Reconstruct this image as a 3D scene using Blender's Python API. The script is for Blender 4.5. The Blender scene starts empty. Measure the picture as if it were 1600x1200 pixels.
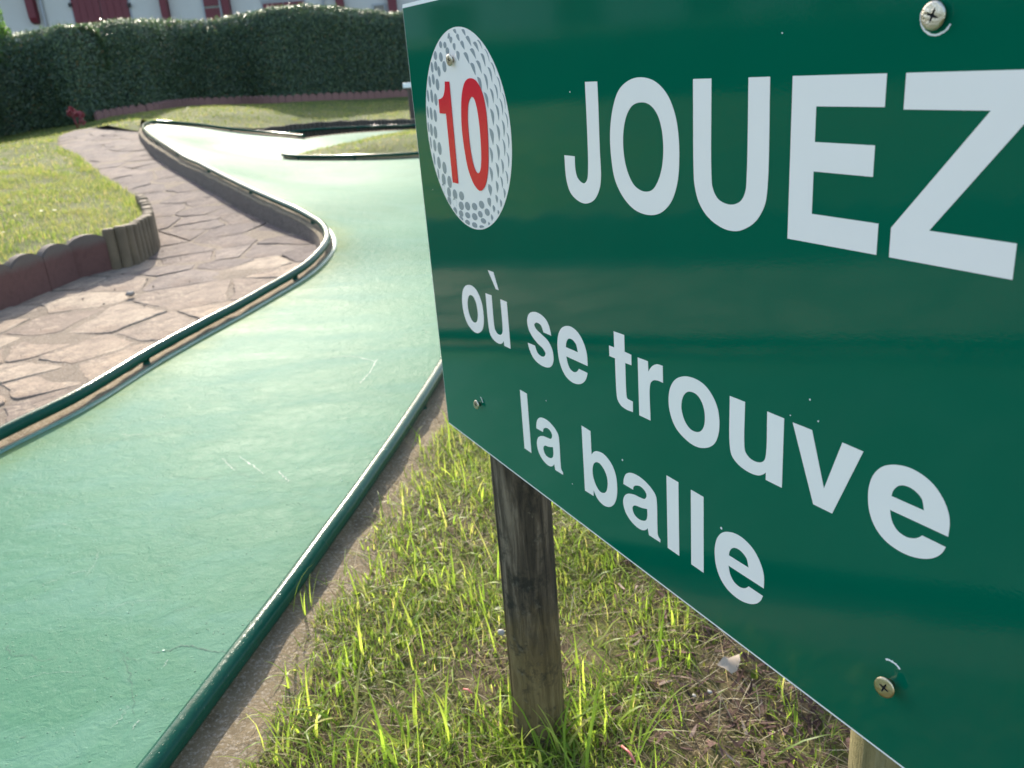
import bpy, bmesh, math, random, json
import numpy as np
from mathutils import Vector, Matrix, noise as mnoise
from mathutils.geometry import delaunay_2d_cdt

random.seed(7)
RNG = np.random.default_rng(7)
SC = bpy.context.scene
COL = SC.collection

# ------------------------------------------------------------------ camera
H = 0.8722                     # eye height in metres
F = 1371.45                    # focal length in photo pixels (1600 wide)
M = np.array([[0.99663, -0.08199, 0.0], [-0.02854, -0.34689, 0.93747], [-0.07687, -0.93432, -0.34806]])
cam_d = bpy.data.cameras.new("camera")
cam = bpy.data.objects.new("camera", cam_d)
COL.objects.link(cam)
cam_d.sensor_width = 36.0
cam_d.lens = F / 1600 * 36
cam_d.clip_start = 0.05
cam_d.clip_end = 1500
cam.matrix_world = Matrix(((M[0, 0], -M[0, 1], -M[0, 2], 0), (M[1, 0], -M[1, 1], -M[1, 2], 0), (M[2, 0], -M[2, 1], -M[2, 2], H), (0, 0, 0, 1)))
cam_d.dof.use_dof = True
cam_d.dof.focus_distance = 0.72
cam_d.dof.aperture_fstop = 14.0
SC.camera = cam

# ------------------------------------------------------------------ light
SUN_AZ, SUN_EL = -16.0, 27.0   # degrees; azimuth from +Y towards +X
world = bpy.data.worlds.new("World")
SC.world = world
world.use_nodes = True
wn = world.node_tree.nodes
sky = wn.new("ShaderNodeTexSky")
sky.sky_type = 'NISHITA'
sky.sun_disc = False
sky.sun_elevation = math.radians(SUN_EL)
sky.sun_rotation = math.radians(SUN_AZ)
sky.altitude = 10
sky.air_density = 1.0
sky.dust_density = 1.8
sky.ozone_density = 0.5
bg = wn["Background"]
bg.inputs[1].default_value = 0.15
world.node_tree.links.new(sky.outputs[0], bg.inputs[0])
sun_d = bpy.data.lights.new("sun", 'SUN')
sun_d.energy = 2.9
sun_d.angle = math.radians(0.53)
sun_d.color = (1.0, 0.91, 0.77)
sun = bpy.data.objects.new("sun", sun_d)
COL.objects.link(sun)
a, e = math.radians(SUN_AZ), math.radians(SUN_EL)
SUN_DIR = Vector((math.sin(a) * math.cos(e), math.cos(a) * math.cos(e), math.sin(e)))
sun.rotation_euler = SUN_DIR.to_track_quat('Z', 'Y').to_euler()
SC.view_settings.view_transform = 'Standard'
SC.view_settings.look = 'None'
SC.view_settings.exposure = 1.6
SC.view_settings.gamma = 1.0
SC.view_settings.use_curve_mapping = False

# ------------------------------------------------------------------ helpers
def W(px, py, z=0.0):
    """a point of the place seen at a photo pixel, at a known height"""
    r = M @ np.array([px - 800.0, py - 600.0, F])
    t = (z - H) / r[2]
    return (r[0] * t, r[1] * t, z)

def WY(px, py, y):
    r = M @ np.array([px - 800.0, py - 600.0, F])
    t = y / r[1]
    return (r[0] * t, y, H + r[2] * t)

class TPS:
    """smooth height field through known heights"""
    def __init__(self, pts, lam=0.002):
        p = np.array(pts, float)
        self.c = p[:, :2]
        n = len(p)
        K = self.k(np.linalg.norm(self.c[:, None] - self.c[None], axis=2)) + lam * np.eye(n)
        P = np.c_[np.ones(n), self.c]
        A = np.block([[K, P], [P.T, np.zeros((3, 3))]])
        s = np.linalg.solve(A, np.r_[p[:, 2], 0, 0, 0])
        self.w, self.a = s[:n], s[n:]
    @staticmethod
    def k(r):
        return r * r * np.log(r + 1e-9)
    def __call__(self, x, y):
        q = np.stack([np.ravel(x), np.ravel(y)], 1).astype(float)
        out = np.empty(len(q))
        for i in range(0, len(q), 20000):
            s = q[i:i + 20000]
            out[i:i + 20000] = self.k(np.linalg.norm(s[:, None] - self.c[None], axis=2)) @ self.w + self.a[0] + s @ self.a[1:]
        return out

def inside(poly, x, y):
    x = np.asarray(x); y = np.asarray(y)
    r = np.zeros(x.shape, bool)
    n = len(poly)
    for i in range(n):
        x1, y1 = poly[i][:2]; x2, y2 = poly[(i + 1) % n][:2]
        if y1 == y2: continue
        c = ((y1 > y) != (y2 > y)) & (x < (x2 - x1) * (y - y1) / (y2 - y1) + x1)
        r ^= c
    return r

def link(o, parent=None):
    COL.objects.link(o)
    if parent is not None:
        o.parent = parent
    return o

def mesh_obj(name, verts, faces, mat=None, parent=None, smooth=False):
    me = bpy.data.meshes.new(name)
    me.from_pydata([tuple(v) for v in verts], [], [tuple(f) for f in faces])
    if smooth:
        me.polygons.foreach_set('use_smooth', [True] * len(me.polygons))
    me.update()
    if mat: me.materials.append(mat)
    return link(bpy.data.objects.new(name, me), parent)

def fast_mesh(name, V, T, mat, parent=None, smooth=False):
    me = bpy.data.meshes.new(name)
    V = np.ascontiguousarray(V, np.float32); T = np.ascontiguousarray(T, np.int32)
    k = T.shape[1]
    me.vertices.add(len(V)); me.vertices.foreach_set('co', V.ravel())
    me.loops.add(T.size); me.loops.foreach_set('vertex_index', T.ravel())
    me.polygons.add(len(T)); me.polygons.foreach_set('loop_start', np.arange(0, T.size, k, dtype=np.int32))
    me.update(calc_edges=True)
    if smooth: me.polygons.foreach_set('use_smooth', np.ones(len(T), bool))
    me.materials.append(mat)
    return link(bpy.data.objects.new(name, me), parent)

def bm_obj(name, bm, mat, parent=None, smooth=False):
    me = bpy.data.meshes.new(name)
    bm.normal_update(); bm.to_mesh(me); bm.free()
    if smooth: me.polygons.foreach_set('use_smooth', [True] * len(me.polygons))
    me.materials.append(mat)
    return link(bpy.data.objects.new(name, me), parent)

def tag(o, label=None, cat=None, group=None, kind=None):
    if label: o['label'] = label
    if cat: o['category'] = cat
    if group: o['group'] = group
    if kind: o['kind'] = kind
    return o

def thing(name, label, cat, loc=(0, 0, 0), rz=0.0, group=None):
    o = bpy.data.objects.new(name, None)
    o.empty_display_size = 0.05
    o.location = loc; o.rotation_euler = (0, 0, rz)
    COL.objects.link(o)
    return tag(o, label, cat, group)

def box_bm(bm, x0, x1, y0, y1, z0, z1, bev=0.0):
    v = [bm.verts.new(p) for p in ((x0,y0,z0),(x1,y0,z0),(x1,y1,z0),(x0,y1,z0),(x0,y0,z1),(x1,y0,z1),(x1,y1,z1),(x0,y1,z1))]
    for f in ((0,3,2,1),(4,5,6,7),(0,1,5,4),(1,2,6,5),(2,3,7,6),(3,0,4,7)):
        bm.faces.new([v[i] for i in f])
    if bev:
        es = {e for q in v for e in q.link_edges}
        bmesh.ops.bevel(bm, geom=list(es), offset=bev, segments=2, affect='EDGES', profile=0.6)

def cat_rom(pts, per=8, closed=False):
    P = [np.array(p, float) for p in pts]
    n = len(P); out = []
    rng = range(n if closed else n - 1)
    for i in rng:
        p0 = P[(i - 1) % n] if closed or i > 0 else 2 * P[0] - P[1]
        p1, p2 = P[i], P[(i + 1) % n]
        p3 = P[(i + 2) % n] if closed or i + 2 < n else 2 * P[-1] - P[-2]
        d = [max(np.linalg.norm(b - a_), 1e-6) ** 0.5 for a_, b in ((p0, p1), (p1, p2), (p2, p3))]
        t0 = 0; t1 = d[0]; t2 = t1 + d[1]; t3 = t2 + d[2]
        for k in range(per):
            t = t1 + (t2 - t1) * k / per
            A1 = (t1 - t) / (t1 - t0) * p0 + (t - t0) / (t1 - t0) * p1
            A2 = (t2 - t) / (t2 - t1) * p1 + (t - t1) / (t2 - t1) * p2
            A3 = (t3 - t) / (t3 - t2) * p2 + (t - t2) / (t3 - t2) * p3
            B1 = (t2 - t) / (t2 - t0) * A1 + (t - t0) / (t2 - t0) * A2
            B2 = (t3 - t) / (t3 - t1) * A2 + (t - t1) / (t3 - t1) * A3
            out.append((t2 - t) / (t2 - t1) * B1 + (t - t1) / (t2 - t1) * B2)
    if not closed: out.append(P[-1])
    return np.array(out)

def resample(P, step):
    P = np.asarray(P, float)
    d = np.r_[0, np.cumsum(np.linalg.norm(np.diff(P, axis=0), axis=1))]
    n = max(2, int(d[-1] / step) + 1)
    s = np.linspace(0, d[-1], n)
    return np.stack([np.interp(s, d, P[:, i]) for i in range(P.shape[1])], 1)

def tube_arrays(P, r, seg=16, cap=True):
    P = np.asarray(P, float); n = len(P)
    T = np.gradient(P, axis=0); T /= np.linalg.norm(T, axis=1)[:, None]
    up = np.array([0, 0, 1.0])
    if abs(T[0] @ up) > 0.9: up = np.array([1.0, 0, 0])
    N = up - T[0] * (T[0] @ up); N /= np.linalg.norm(N)
    rr = np.broadcast_to(r, (n,))
    V = []
    for i in range(n):
        N = N - T[i] * (T[i] @ N); N /= np.linalg.norm(N)
        B = np.cross(T[i], N)
        for k in range(seg):
            a_ = 2 * math.pi * k / seg
            V.append(P[i] + rr[i] * (math.cos(a_) * N + math.sin(a_) * B))
    Fc = [(i * seg + k, i * seg + (k + 1) % seg, (i + 1) * seg + (k + 1) % seg, (i + 1) * seg + k) for i in range(n - 1) for k in range(seg)]
    if cap:
        Fc.append(tuple(range(seg - 1, -1, -1))); Fc.append(tuple((n - 1) * seg + k for k in range(seg)))
    return V, Fc

def tube(name, P, r, mat, parent=None, seg=16):
    V, Fc = tube_arrays(P, r, seg)
    return mesh_obj(name, V, Fc, mat, parent, True)

def sheet(name, poly, zf, mat, step=0.2, fine=None, coarse=None, parent=None, extra_z=0.0, jitter=0.0):
    """triangulated ground sheet bounded by poly, heights from zf"""
    B = [tuple(p[:2]) for p in poly]
    bx = np.array(B)
    pts = []
    def grid(x0, x1, y0, y1, s):
        gx, gy = np.meshgrid(np.arange(x0, x1, s), np.arange(y0, y1, s))
        gx = gx.ravel() + RNG.uniform(-.15, .15, gx.size) * s; gy = gy.ravel() + RNG.uniform(-.15, .15, gy.size) * s
        return np.c_[gx, gy]
    if fine:
        g = grid(*fine, step); pts.append(g)
        if coarse:
            c = grid(bx[:, 0].min(), bx[:, 0].max(), bx[:, 1].min(), bx[:, 1].max(), coarse)
            m = (c[:, 0] < fine[0]) | (c[:, 0] > fine[1]) | (c[:, 1] < fine[2]) | (c[:, 1] > fine[3])
            pts.append(c[m])
    else:
        pts.append(grid(bx[:, 0].min(), bx[:, 0].max(), bx[:, 1].min(), bx[:, 1].max(), step))
    g = np.concatenate(pts)
    g = g[inside(B, g[:, 0], g[:, 1])]
    # keep clear of the border
    seg = resample(np.r_[bx, bx[:1]], step * 0.5)
    keep = np.ones(len(g), bool)
    for i in range(0, len(g), 4000):
        d = np.linalg.norm(g[i:i + 4000, None] - seg[None], axis=2).min(1)
        keep[i:i + 4000] = d > step * 0.3
    g = g[keep]
    verts = [Vector(p) for p in B] + [Vector((float(x), float(y))) for x, y in g]
    res = delaunay_2d_cdt(verts, [], [list(range(len(B)))], 1, 1e-5)
    V2 = np.array([tuple(v) for v in res[0]])
    z = zf(V2[:, 0], V2[:, 1]) + extra_z
    Fc = []
    for f in res[2]:
        p = V2[list(f)]
        ar = sum(p[i, 0] * p[(i + 1) % len(p), 1] - p[(i + 1) % len(p), 0] * p[i, 1] for i in range(len(p)))
        Fc.append(tuple(f) if ar > 0 else tuple(reversed(f)))
    return mesh_obj(name, np.c_[V2, z], Fc, mat, parent, True)

# ------------------------------------------------------------------ materials
class Mat:
    def __init__(s, name, rough=0.6, spec=0.5):
        s.m = bpy.data.materials.new(name); s.m.use_nodes = True
        s.t = s.m.node_tree; s.n = s.t.nodes; s.b = s.n["Principled BSDF"]
        s.out = s.n["Material Output"]
        s.b.inputs['Roughness'].default_value = rough
        s.b.inputs['Specular IOR Level'].default_value = spec
        s.tc = s.n.new("ShaderNodeTexCoord")
    def L(s, a_, b_): s.t.links.new(a_, b_)
    def map(s, scale=(1, 1, 1), src='Object', rot=(0, 0, 0)):
        q = s.n.new("ShaderNodeMapping"); q.inputs['Scale'].default_value = scale; q.inputs['Rotation'].default_value = rot
        s.L(s.tc.outputs[src], q.inputs[0]); return q.outputs[0]
    def noise(s, scale, detail=4, rough=0.55, vec=None, dist=0.0):
        q = s.n.new("ShaderNodeTexNoise"); q.inputs['Scale'].default_value = scale; q.inputs['Detail'].default_value = detail
        q.inputs['Roughness'].default_value = rough; q.inputs['Distortion'].default_value = dist
        s.L(vec if vec is not None else s.tc.outputs['Object'], q.inputs['Vector']); return q.outputs['Fac']
    def voro(s, scale, feature='F1', vec=None, rnd=1.0):
        q = s.n.new("ShaderNodeTexVoronoi"); q.feature = feature; q.inputs['Scale'].default_value = scale
        q.inputs['Randomness'].default_value = rnd
        s.L(vec if vec is not None else s.tc.outputs['Object'], q.inputs['Vector']); return q.outputs['Distance']
    def ramp(s, fac, stops, interp='LINEAR'):
        q = s.n.new("ShaderNodeValToRGB"); q.color_ramp.interpolation = interp
        el = q.color_ramp.elements
        while len(el) < len(stops): el.new(0.5)
        for e_, (p, c) in zip(el, stops):
            e_.position = p
            e_.color = (c, c, c, 1) if isinstance(c, (int, float)) else (*c, 1)
        s.L(fac, q.inputs[0]); return q.outputs[0]
    def mix(s, fac, a_, b_, mode='MIX'):
        q = s.n.new("ShaderNodeMix"); q.data_type = 'RGBA'; q.blend_type = mode
        for sock, v in ((q.inputs[0], fac), (q.inputs[6], a_), (q.inputs[7], b_)):
            if isinstance(v, (int, float)): sock.default_value = v
            elif isinstance(v, tuple): sock.default_value = (*v, 1)
            else: s.L(v, sock)
        return q.outputs[2]
    def math(s, op, a_, b_=0.5):
        q = s.n.new("ShaderNodeMath"); q.operation = op
        for i, v in enumerate((a_, b_)):
            if isinstance(v, (int, float)): q.inputs[i].default_value = v
            else: s.L(v, q.inputs[i])
        return q.outputs[0]
    def island(s):
        q = s.n.new("ShaderNodeNewGeometry"); return q.outputs['Random Per Island']
    def objrand(s):
        q = s.n.new("ShaderNodeObjectInfo"); return q.outputs['Random']
    def color(s, c):
        if isinstance(c, tuple): s.b.inputs['Base Color'].default_value = (*c, 1)
        else: s.L(c, s.b.inputs['Base Color'])
    def rough(s, c):
        if isinstance(c, (int, float)): s.b.inputs['Roughness'].default_value = c
        else: s.L(c, s.b.inputs['Roughness'])
    def bump(s, h, dist=0.01, strength=1.0):
        q = s.n.new("ShaderNodeBump"); q.inputs['Distance'].default_value = dist; q.inputs['Strength'].default_value = strength
        s.L(h, q.inputs['Height'])
        if getattr(s, 'last', None) is not None: s.L(s.last, q.inputs['Normal'])
        s.last = q.outputs[0]
        s.L(q.outputs[0], s.b.inputs['Normal'])
    def translucent(s, col, fac):
        t = s.n.new("ShaderNodeBsdfTranslucent"); mx = s.n.new("ShaderNodeMixShader"); mx.inputs[0].default_value = fac
        if isinstance(col, tuple): t.inputs[0].default_value = (*col, 1)
        else: s.L(col, t.inputs[0])
        s.L(s.b.outputs[0], mx.inputs[1]); s.L(t.outputs[0], mx.inputs[2]); s.L(mx.outputs[0], s.out.inputs[0])

def simple(name, col, rough=0.6, var=0.12, scale=20, metal=0.0, bump=0.0):
    m = Mat(name, rough)
    f = m.noise(scale, 5)
    m.color(m.mix(f, tuple(c * (1 - var) for c in col), tuple(min(1, c * (1 + var)) for c in col)))
    m.b.inputs['Metallic'].default_value = metal
    if bump: m.bump(m.noise(scale * 3, 6), bump)
    return m.m

def mk_track():
    m = Mat("track paint", 0.5, 0.08)
    big = m.noise(1.3, 5, 0.6)
    streak = m.noise(2.4, 7, 0.65, m.map((1.0, 2.2, 1), rot=(0, 0, .3)), 0.8)
    c = m.mix(m.ramp(big, [(0.3, 0), (0.7, 1)]), (0.062, 0.165, 0.100), (0.086, 0.200, 0.130))
    c = m.mix(m.ramp(streak, [(0.45, 0.0), (0.70, 0.6)]), c, (0.130, 0.245, 0.190))
    scuff = m.noise(17, 9, 0.8, m.map((1, 2.2, 1), rot=(0, 0, 0.7)), 1.6)
    c = m.mix(m.ramp(scuff, [(0.60, 0.0), (0.70, 0.5)]), c, (0.21, 0.33, 0.26))
    c = m.mix(m.ramp(m.noise(8, 9, 0.78, None, .5), [(0.56, 0.0), (0.74, 0.45)]), c, (0.05, 0.135, 0.085))
    c = m.mix(m.ramp(m.noise(75, 6, 0.8), [(0.60, 0.0), (0.70, 0.55)]), c, (0.04, 0.11, 0.07))
    c = m.mix(m.ramp(m.noise(120, 5, 0.8), [(0.62, 0.0), (0.72, 0.5)]), c, (0.26, 0.42, 0.33))
    at = m.n.new("ShaderNodeAttribute"); at.attribute_name = "edge"
    st = m.math('MULTIPLY', at.outputs['Fac'], m.ramp(m.noise(9, 7, .7), [(0.3, 0.35), (0.6, 1.0)]))
    c = m.mix(st, c, (0.125, 0.185, 0.060))
    m.color(c)
    dots = m.ramp(m.voro(95), [(0.0, 1.0), (0.20, 0.0)])
    keep = m.ramp(m.noise(20, 4, 0.7), [(0.50, 0.0), (0.58, 1.0)])
    spark = m.math('MULTIPLY', dots, keep)
    base_r = m.ramp(streak, [(0.3, 0.40), (0.7, 0.56)])
    m.rough(m.mix(spark, base_r, (0.12, 0.12, 0.12)))
    m.L(m.math('ADD', m.math('MULTIPLY', spark, 0.3), 0.014), m.b.inputs['Specular IOR Level'])
    m.bump(m.noise(2.0, 3, 0.5, None, 0.5), 0.008, 0.7)
    m.bump(m.noise(26, 7, 0.66, None, 0.6), 0.0034, 0.9)
    m.bump(m.noise(110, 5, 0.7), 0.0010, 1.0)
    m.bump(spark, 0.0030, 1.0)
    return m.m

def mk_pipe():
    m = Mat("rail paint", 0.3, 0.10)
    n = m.noise(30, 6, 0.7)
    c = m.mix(n, (0.004, 0.045, 0.030), (0.010, 0.072, 0.046))
    c = m.mix(m.ramp(m.noise(85, 8, 0.75), [(0.64, 0.0), (0.70, 0.7)]), c, (0.20, 0.32, 0.26))
    c = m.mix(m.ramp(m.noise(14, 8, 0.75), [(0.60, 0.0), (0.72, 0.5)]), c, (0.035, 0.045, 0.03))
    m.color(c)
    m.rough(m.ramp(m.noise(50, 5), [(0.3, 0.12), (0.7, 0.22)]))
    m.bump(m.noise(110, 5, 0.6), 0.0005, 0.9)
    m.bump(m.ramp(m.voro(230), [(0, 1.0), (0.22, 0.0)]), 0.0005, 0.8)
    return m.m

def mk_stone(name, cols, dark, pale, rust):
    m = Mat(name, 0.85, 0.08)
    c = m.ramp(m.objrand(), [(i / (len(cols) - 1), v) for i, v in enumerate(cols)])
    c = m.mix(m.ramp(m.noise(4, 8, 0.65, None, 0.8), [(0.42, 0), (0.60, 0.75)]), c, dark)
    c = m.mix(m.ramp(m.noise(11, 8, 0.7, None, 1.0), [(0.52, 0), (0.64, 0.6)]), c, pale)
    c = m.mix(m.ramp(m.noise(2.3, 4), [(0.58, 0), (0.75, 0.55)]), c, rust)
    m.color(m.mix(m.ramp(m.noise(90, 6, 0.8), [(0.35, 0.5), (0.6, 0.0)]), c, (0.07, 0.058, 0.05)))
    m.bump(m.ramp(m.noise(3.2, 5, 0.6, None, 1.2), [(0.40, 0), (0.43, 0.5), (0.55, 0.55), (0.57, 1)]), 0.006, 0.9)
    m.bump(m.noise(22, 8, 0.7), 0.010, 0.9)
    m.bump(m.noise(110, 5, 0.7), 0.0022, 0.9)
    return m.m

def mk_concrete(name, c0=(0.26, 0.215, 0.175), c1=(0.36, 0.30, 0.24), dark=(0.12, 0.10, 0.09)):
    m = Mat(name, 0.9, 0.08)
    c = m.mix(m.noise(6, 8, 0.7), c0, c1)
    c = m.mix(m.ramp(m.noise(14, 8, 0.75, None, 0.6), [(0.52, 0), (0.7, 0.75)]), c, dark)
    c = m.mix(m.ramp(m.noise(170, 4, 0.7), [(0.5, 0), (0.68, 0.6)]), c, (0.5, 0.44, 0.36))
    m.color(c)
    m.bump(m.noise(28, 8, 0.7), 0.006, 0.9)
    m.bump(m.noise(200, 5, 0.75), 0.003, 0.9)
    return m.m

def mk_soil():
    m = Mat("leaf litter soil", 0.9, 0.2)
    n = m.noise(35, 8, 0.75, None, 0.6)
    c = m.ramp(n, [(0.3, (0.045, 0.032, 0.02)), (0.5, (0.11, 0.08, 0.046)), (0.62, (0.20, 0.155, 0.09)), (0.75, (0.28, 0.225, 0.13))])
    c = m.mix(m.ramp(m.noise(5, 6), [(0.45, 0), (0.6, 0.7)]), c, (0.12, 0.14, 0.03))
    m.color(c)
    m.bump(m.noise(60, 8, 0.75), 0.012, 1.0)
    return m.m

def mk_lawnbase():
    m = Mat("lawn ground", 0.9, 0.2)
    c = m.ramp(m.noise(1.6, 8, 0.7), [(0.35, (0.085, 0.115, 0.025)), (0.55, (0.15, 0.165, 0.04)), (0.7, (0.20, 0.165, 0.065))])
    c = m.mix(m.ramp(m.noise(45, 6, 0.8), [(0.4, 0.55), (0.6, 0)]), c, (0.05, 0.06, 0.018))
    m.color(c)
    m.bump(m.noise(60, 6, 0.8), 0.02, 1.0)
    return m.m

def mk_leaf(name, stops, trans=0.4, rough=0.5, tcol=None, spec=0.4, patch=None):
    m = Mat(name, rough, spec)
    c = m.ramp(m.island(), stops, 'LINEAR')
    if patch:
        c = m.mix(m.ramp(m.noise(patch[0], 4), [(0.4, 0), (0.62, patch[1])]), c, patch[2])
    m.color(c)
    t = m.mix(1.0, c, tcol or (1.6, 1.7, 0.8), 'MULTIPLY')
    m.translucent(t, trans)
    return m.m

def mk_wood(name, dark=True):
    m = Mat(name, 0.8, 0.25)
    v = m.map((1, 1, 0.09))
    g = m.noise(70, 8, 0.7, v, 0.6)
    lo = m.n.new("ShaderNodeSeparateXYZ"); m.L(m.tc.outputs['Object'], lo.inputs[0])
    z = lo.outputs[2]
    if dark:
        c = m.ramp(g, [(0.34, (0.020, 0.017, 0.012)), (0.5, (0.085, 0.066, 0.044)), (0.64, (0.22, 0.175, 0.12))])
        # weathered upper part, yellower foot kept by the damp turf
        hz = m.math('ADD', z, m.math('MULTIPLY', m.math('SUBTRACT', m.noise(16, 6, 0.7), 0.5), 0.22))
        foot = m.ramp(hz, [(0.15, 1.0), (0.23, 0.0)])
        c = m.mix(foot, c, m.ramp(g, [(0.3, (0.055, 0.038, 0.015)), (0.5, (0.14, 0.10, 0.043)), (0.7, (0.26, 0.195, 0.09))]))
        c = m.mix(m.ramp(m.noise(22, 8, 0.75), [(0.52, 0), (0.62, 0.85)]), c, (0.022, 0.022, 0.016))
        c = m.mix(m.ramp(m.noise(45, 7, 0.75), [(0.60, 0), (0.68, 0.5)]), c, (0.20, 0.18, 0.14))
    else:
        c = m.ramp(g, [(0.25, (0.13, 0.11, 0.045)), (0.5, (0.24, 0.20, 0.09)), (0.7, (0.33, 0.29, 0.16))])
        c = m.mix(m.ramp(m.noise(18, 6), [(0.55, 0), (0.7, 0.6)]), c, (0.10, 0.095, 0.05))
    m.color(c)
    m.bump(g, 0.006, 0.9)
    m.bump(m.noise(120, 6, 0.7), 0.002, 0.8)
    return m.m

def mk_sign_green():
    m = Mat("green vinyl", 0.10, 0.27)
    n = m.noise(9, 6, 0.6)
    c = m.mix(n, (0.0, 0.100, 0.055), (0.0, 0.115, 0.064))
    c = m.mix(m.ramp(m.noise(420, 2, 0.5), [(0.79, 0), (0.83, 0.5)]), c, (0.05, 0.32, 0.24))
    m.color(c)
    m.rough(m.ramp(m.noise(5, 5), [(0.3, 0.03), (0.7, 0.07)]))
    m.bump(m.noise(6.0, 2, 0.5), 0.0010, 0.35)
    m.bump(m.noise(380, 2, 0.5), 0.00004, 0.6)
    return m.m

def mk_vinyl(name, col, rough=0.2):
    m = Mat(name, rough, 0.5)
    c = m.mix(m.noise(14, 6, 0.6), tuple(v * 0.95 for v in col), tuple(min(1, v * 1.03) for v in col))
    c = m.mix(m.ramp(m.noise(190, 3), [(0.80, 0), (0.84, 0.5)]), c, tuple(v * 0.55 for v in col))
    m.color(c)
    m.bump(m.noise(420, 3, 0.6), 0.00003, 0.5)
    return m.m

MT = dict(
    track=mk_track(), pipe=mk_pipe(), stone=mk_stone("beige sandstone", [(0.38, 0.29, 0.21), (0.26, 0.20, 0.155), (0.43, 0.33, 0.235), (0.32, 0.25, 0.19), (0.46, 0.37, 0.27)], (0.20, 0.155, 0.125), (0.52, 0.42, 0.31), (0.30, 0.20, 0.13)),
    stone2=mk_stone("mauve sandstone", [(0.22, 0.172, 0.150), (0.145, 0.117, 0.11), (0.27, 0.21, 0.172), (0.18, 0.145, 0.13), (0.29, 0.235, 0.195)], (0.11, 0.088, 0.082), (0.30, 0.24, 0.195), (0.24, 0.16, 0.11)), mortar=mk_concrete("sandy mortar", (0.145, 0.113, 0.086), (0.235, 0.185, 0.135), (0.08, 0.065, 0.052)), shadedwall=mk_concrete("shade-darkened brown concrete", (0.10, 0.08, 0.065), (0.15, 0.12, 0.10), (0.06, 0.048, 0.042)),
    kerb=mk_concrete("kerb concrete", (0.165, 0.128, 0.078), (0.25, 0.198, 0.125), (0.065, 0.05, 0.03)),
    soil=mk_soil(), lawn=mk_lawnbase(), post=mk_wood("weathered round post"), post2=mk_wood("pale treated post", False),
    green=mk_sign_green(), white=mk_vinyl("white print", (0.88, 0.83, 0.78)), panel=mk_vinyl("white panel", (0.80, 0.80, 0.78), 0.35),
    red=mk_vinyl("red print", (0.72, 0.012, 0.035)), grey=mk_vinyl("grey print", (0.30, 0.33, 0.34)),
)
# ================================================================== TERRAIN
def XY(px, py, z=0.0): return W(px, py, z)[:2]

# --- left edge of the painted track, near to far: (px, py, height)
LEFT_PX = [(140,636,0),(245,569.5,0),(315,529,0),(372,498,0),(420,470,.003),(462,445,.008),(492,424,.018),(512,404,.034),(523,386,.052),(522,370,.068),(509,354,.08),
           (480,338,.10),(440,320,.13),(400,302,.162),(360,282,.20),(320,262,.25),(280,242,.305),(250,225,.355),(236,215,.375),(229,207,.40),(228,201,.415),(236,196,.42),(248,194,.41)]
L0 = np.array(W(0, 708, 0)); L1 = np.array(W(245, 569.5, 0)); dL = (L0 - L1) / np.linalg.norm(L0 - L1)
LEFT = [tuple(L0 + dL * s + np.array([-0.05 * s * s, 0, 0])) for s in (2.6, 1.6, 0.8, 0.3)] + [tuple(L0)] + [W(*p) for p in LEFT_PX]
FAR_PX = [(268,195,.39),(300,197.5,.34),(350,204,.25),(400,209.5,.17),(440,213.5,.12),(474,217,.09)]
FAR = [W(*p) for p in FAR_PX]
LANE_FAR = [W(520,211,.05), W(555,208,.03), W(600,205,.02), W(648,203,.02), W(720,197,.02), W(900,190,0.0)]
RIGHT_PX = [(268,1215,0),(350,1085,0),(400,1002,0),(450,925,0),(500,852,0),(545,793,0),(600,732,0),(640,684,0),(684,606,0)]
R_ = [W(*p) for p in RIGHT_PX]
# the near right rail, read off the pipe's centre line (height 0.05)
RP_PX = [(262.5,1185),(297.5,1122),(350,1045),(420,947),(490,863),(560,768),(602.6,714.6),(640,661),(682.5,581)]
RP = np.array([W(x, y, .029) for x, y in RP_PX]); RP[:, 0] -= .010
q = np.polyfit(RP[:, 1], RP[:, 0], 2)
ys = np.linspace(-1.2, 2.7, 24)
RIGHT = [(float(np.polyval(q, max(y, .9)) + (min(y - .9, 0)) * np.polyval(np.polyder(q), .9)), float(y), 0.0) for y in ys]
xe, ye = RIGHT[-1][:2]
RIGHT += [(xe + .12, ye + .45, 0), (xe + .38, ye + 1.1, 0), (xe + .85, ye + 1.9, 0), (xe + 1.5, ye + 3.0, 0), (xe + 2.3, ye + 4.3, 0), (xe + 3.0, ye + 5.6, 0), (xe+3.6, ye+6.6, 0)]
RIGHT_C = cat_rom(RIGHT, 4)
LEFT_C = resample(cat_rom(LEFT, 8), 0.04)
ISL_PX = [(442,248,0.0),(470,248.6,0),(500,249,0),(544,249,0),(600,248,0),(650,245.5,0)]
ISL_LOW = [W(*p) for p in ISL_PX]; ISL_LOW += [(ISL_LOW[-1][0] + 1.0, ISL_LOW[-1][1] + .15, 0), (ISL_LOW[-1][0] + 2.4, ISL_LOW[-1][1] + .1, 0)]
ISL_TOP = [W(459,243,.01), W(485,236,.015), W(512,229,.02), W(545,221,.02), W(575,214,.02), W(636,203,.02)]
ISL_TOP += [(ISL_TOP[-1][0] + 1.2, ISL_TOP[-1][1] + .35, .02), (ISL_LOW[-1][0] + .2, ISL_TOP[-1][1] + .2, .02)]

T_track = TPS([LEFT[i] for i in (0, 1, 2, 4)] + LEFT[5:] + FAR + LANE_FAR[:4] + RIGHT[::4] + [RIGHT[-1], RIGHT[-3]] +
              [W(600,300,.02), W(560,400,.015), W(640,380,.0), W(660,500,0), W(380,500,0), W(445,250,0), W(650,254,0), W(544,252,0), W(380,243,.07), W(330,228,.15), W(300,214,.26), W(600,215,0), W(500,290,.035),
               W(420,280,.075), W(545,350,.045), W(470,228,.05), W(400,218,.125)], 0.001)

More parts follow.
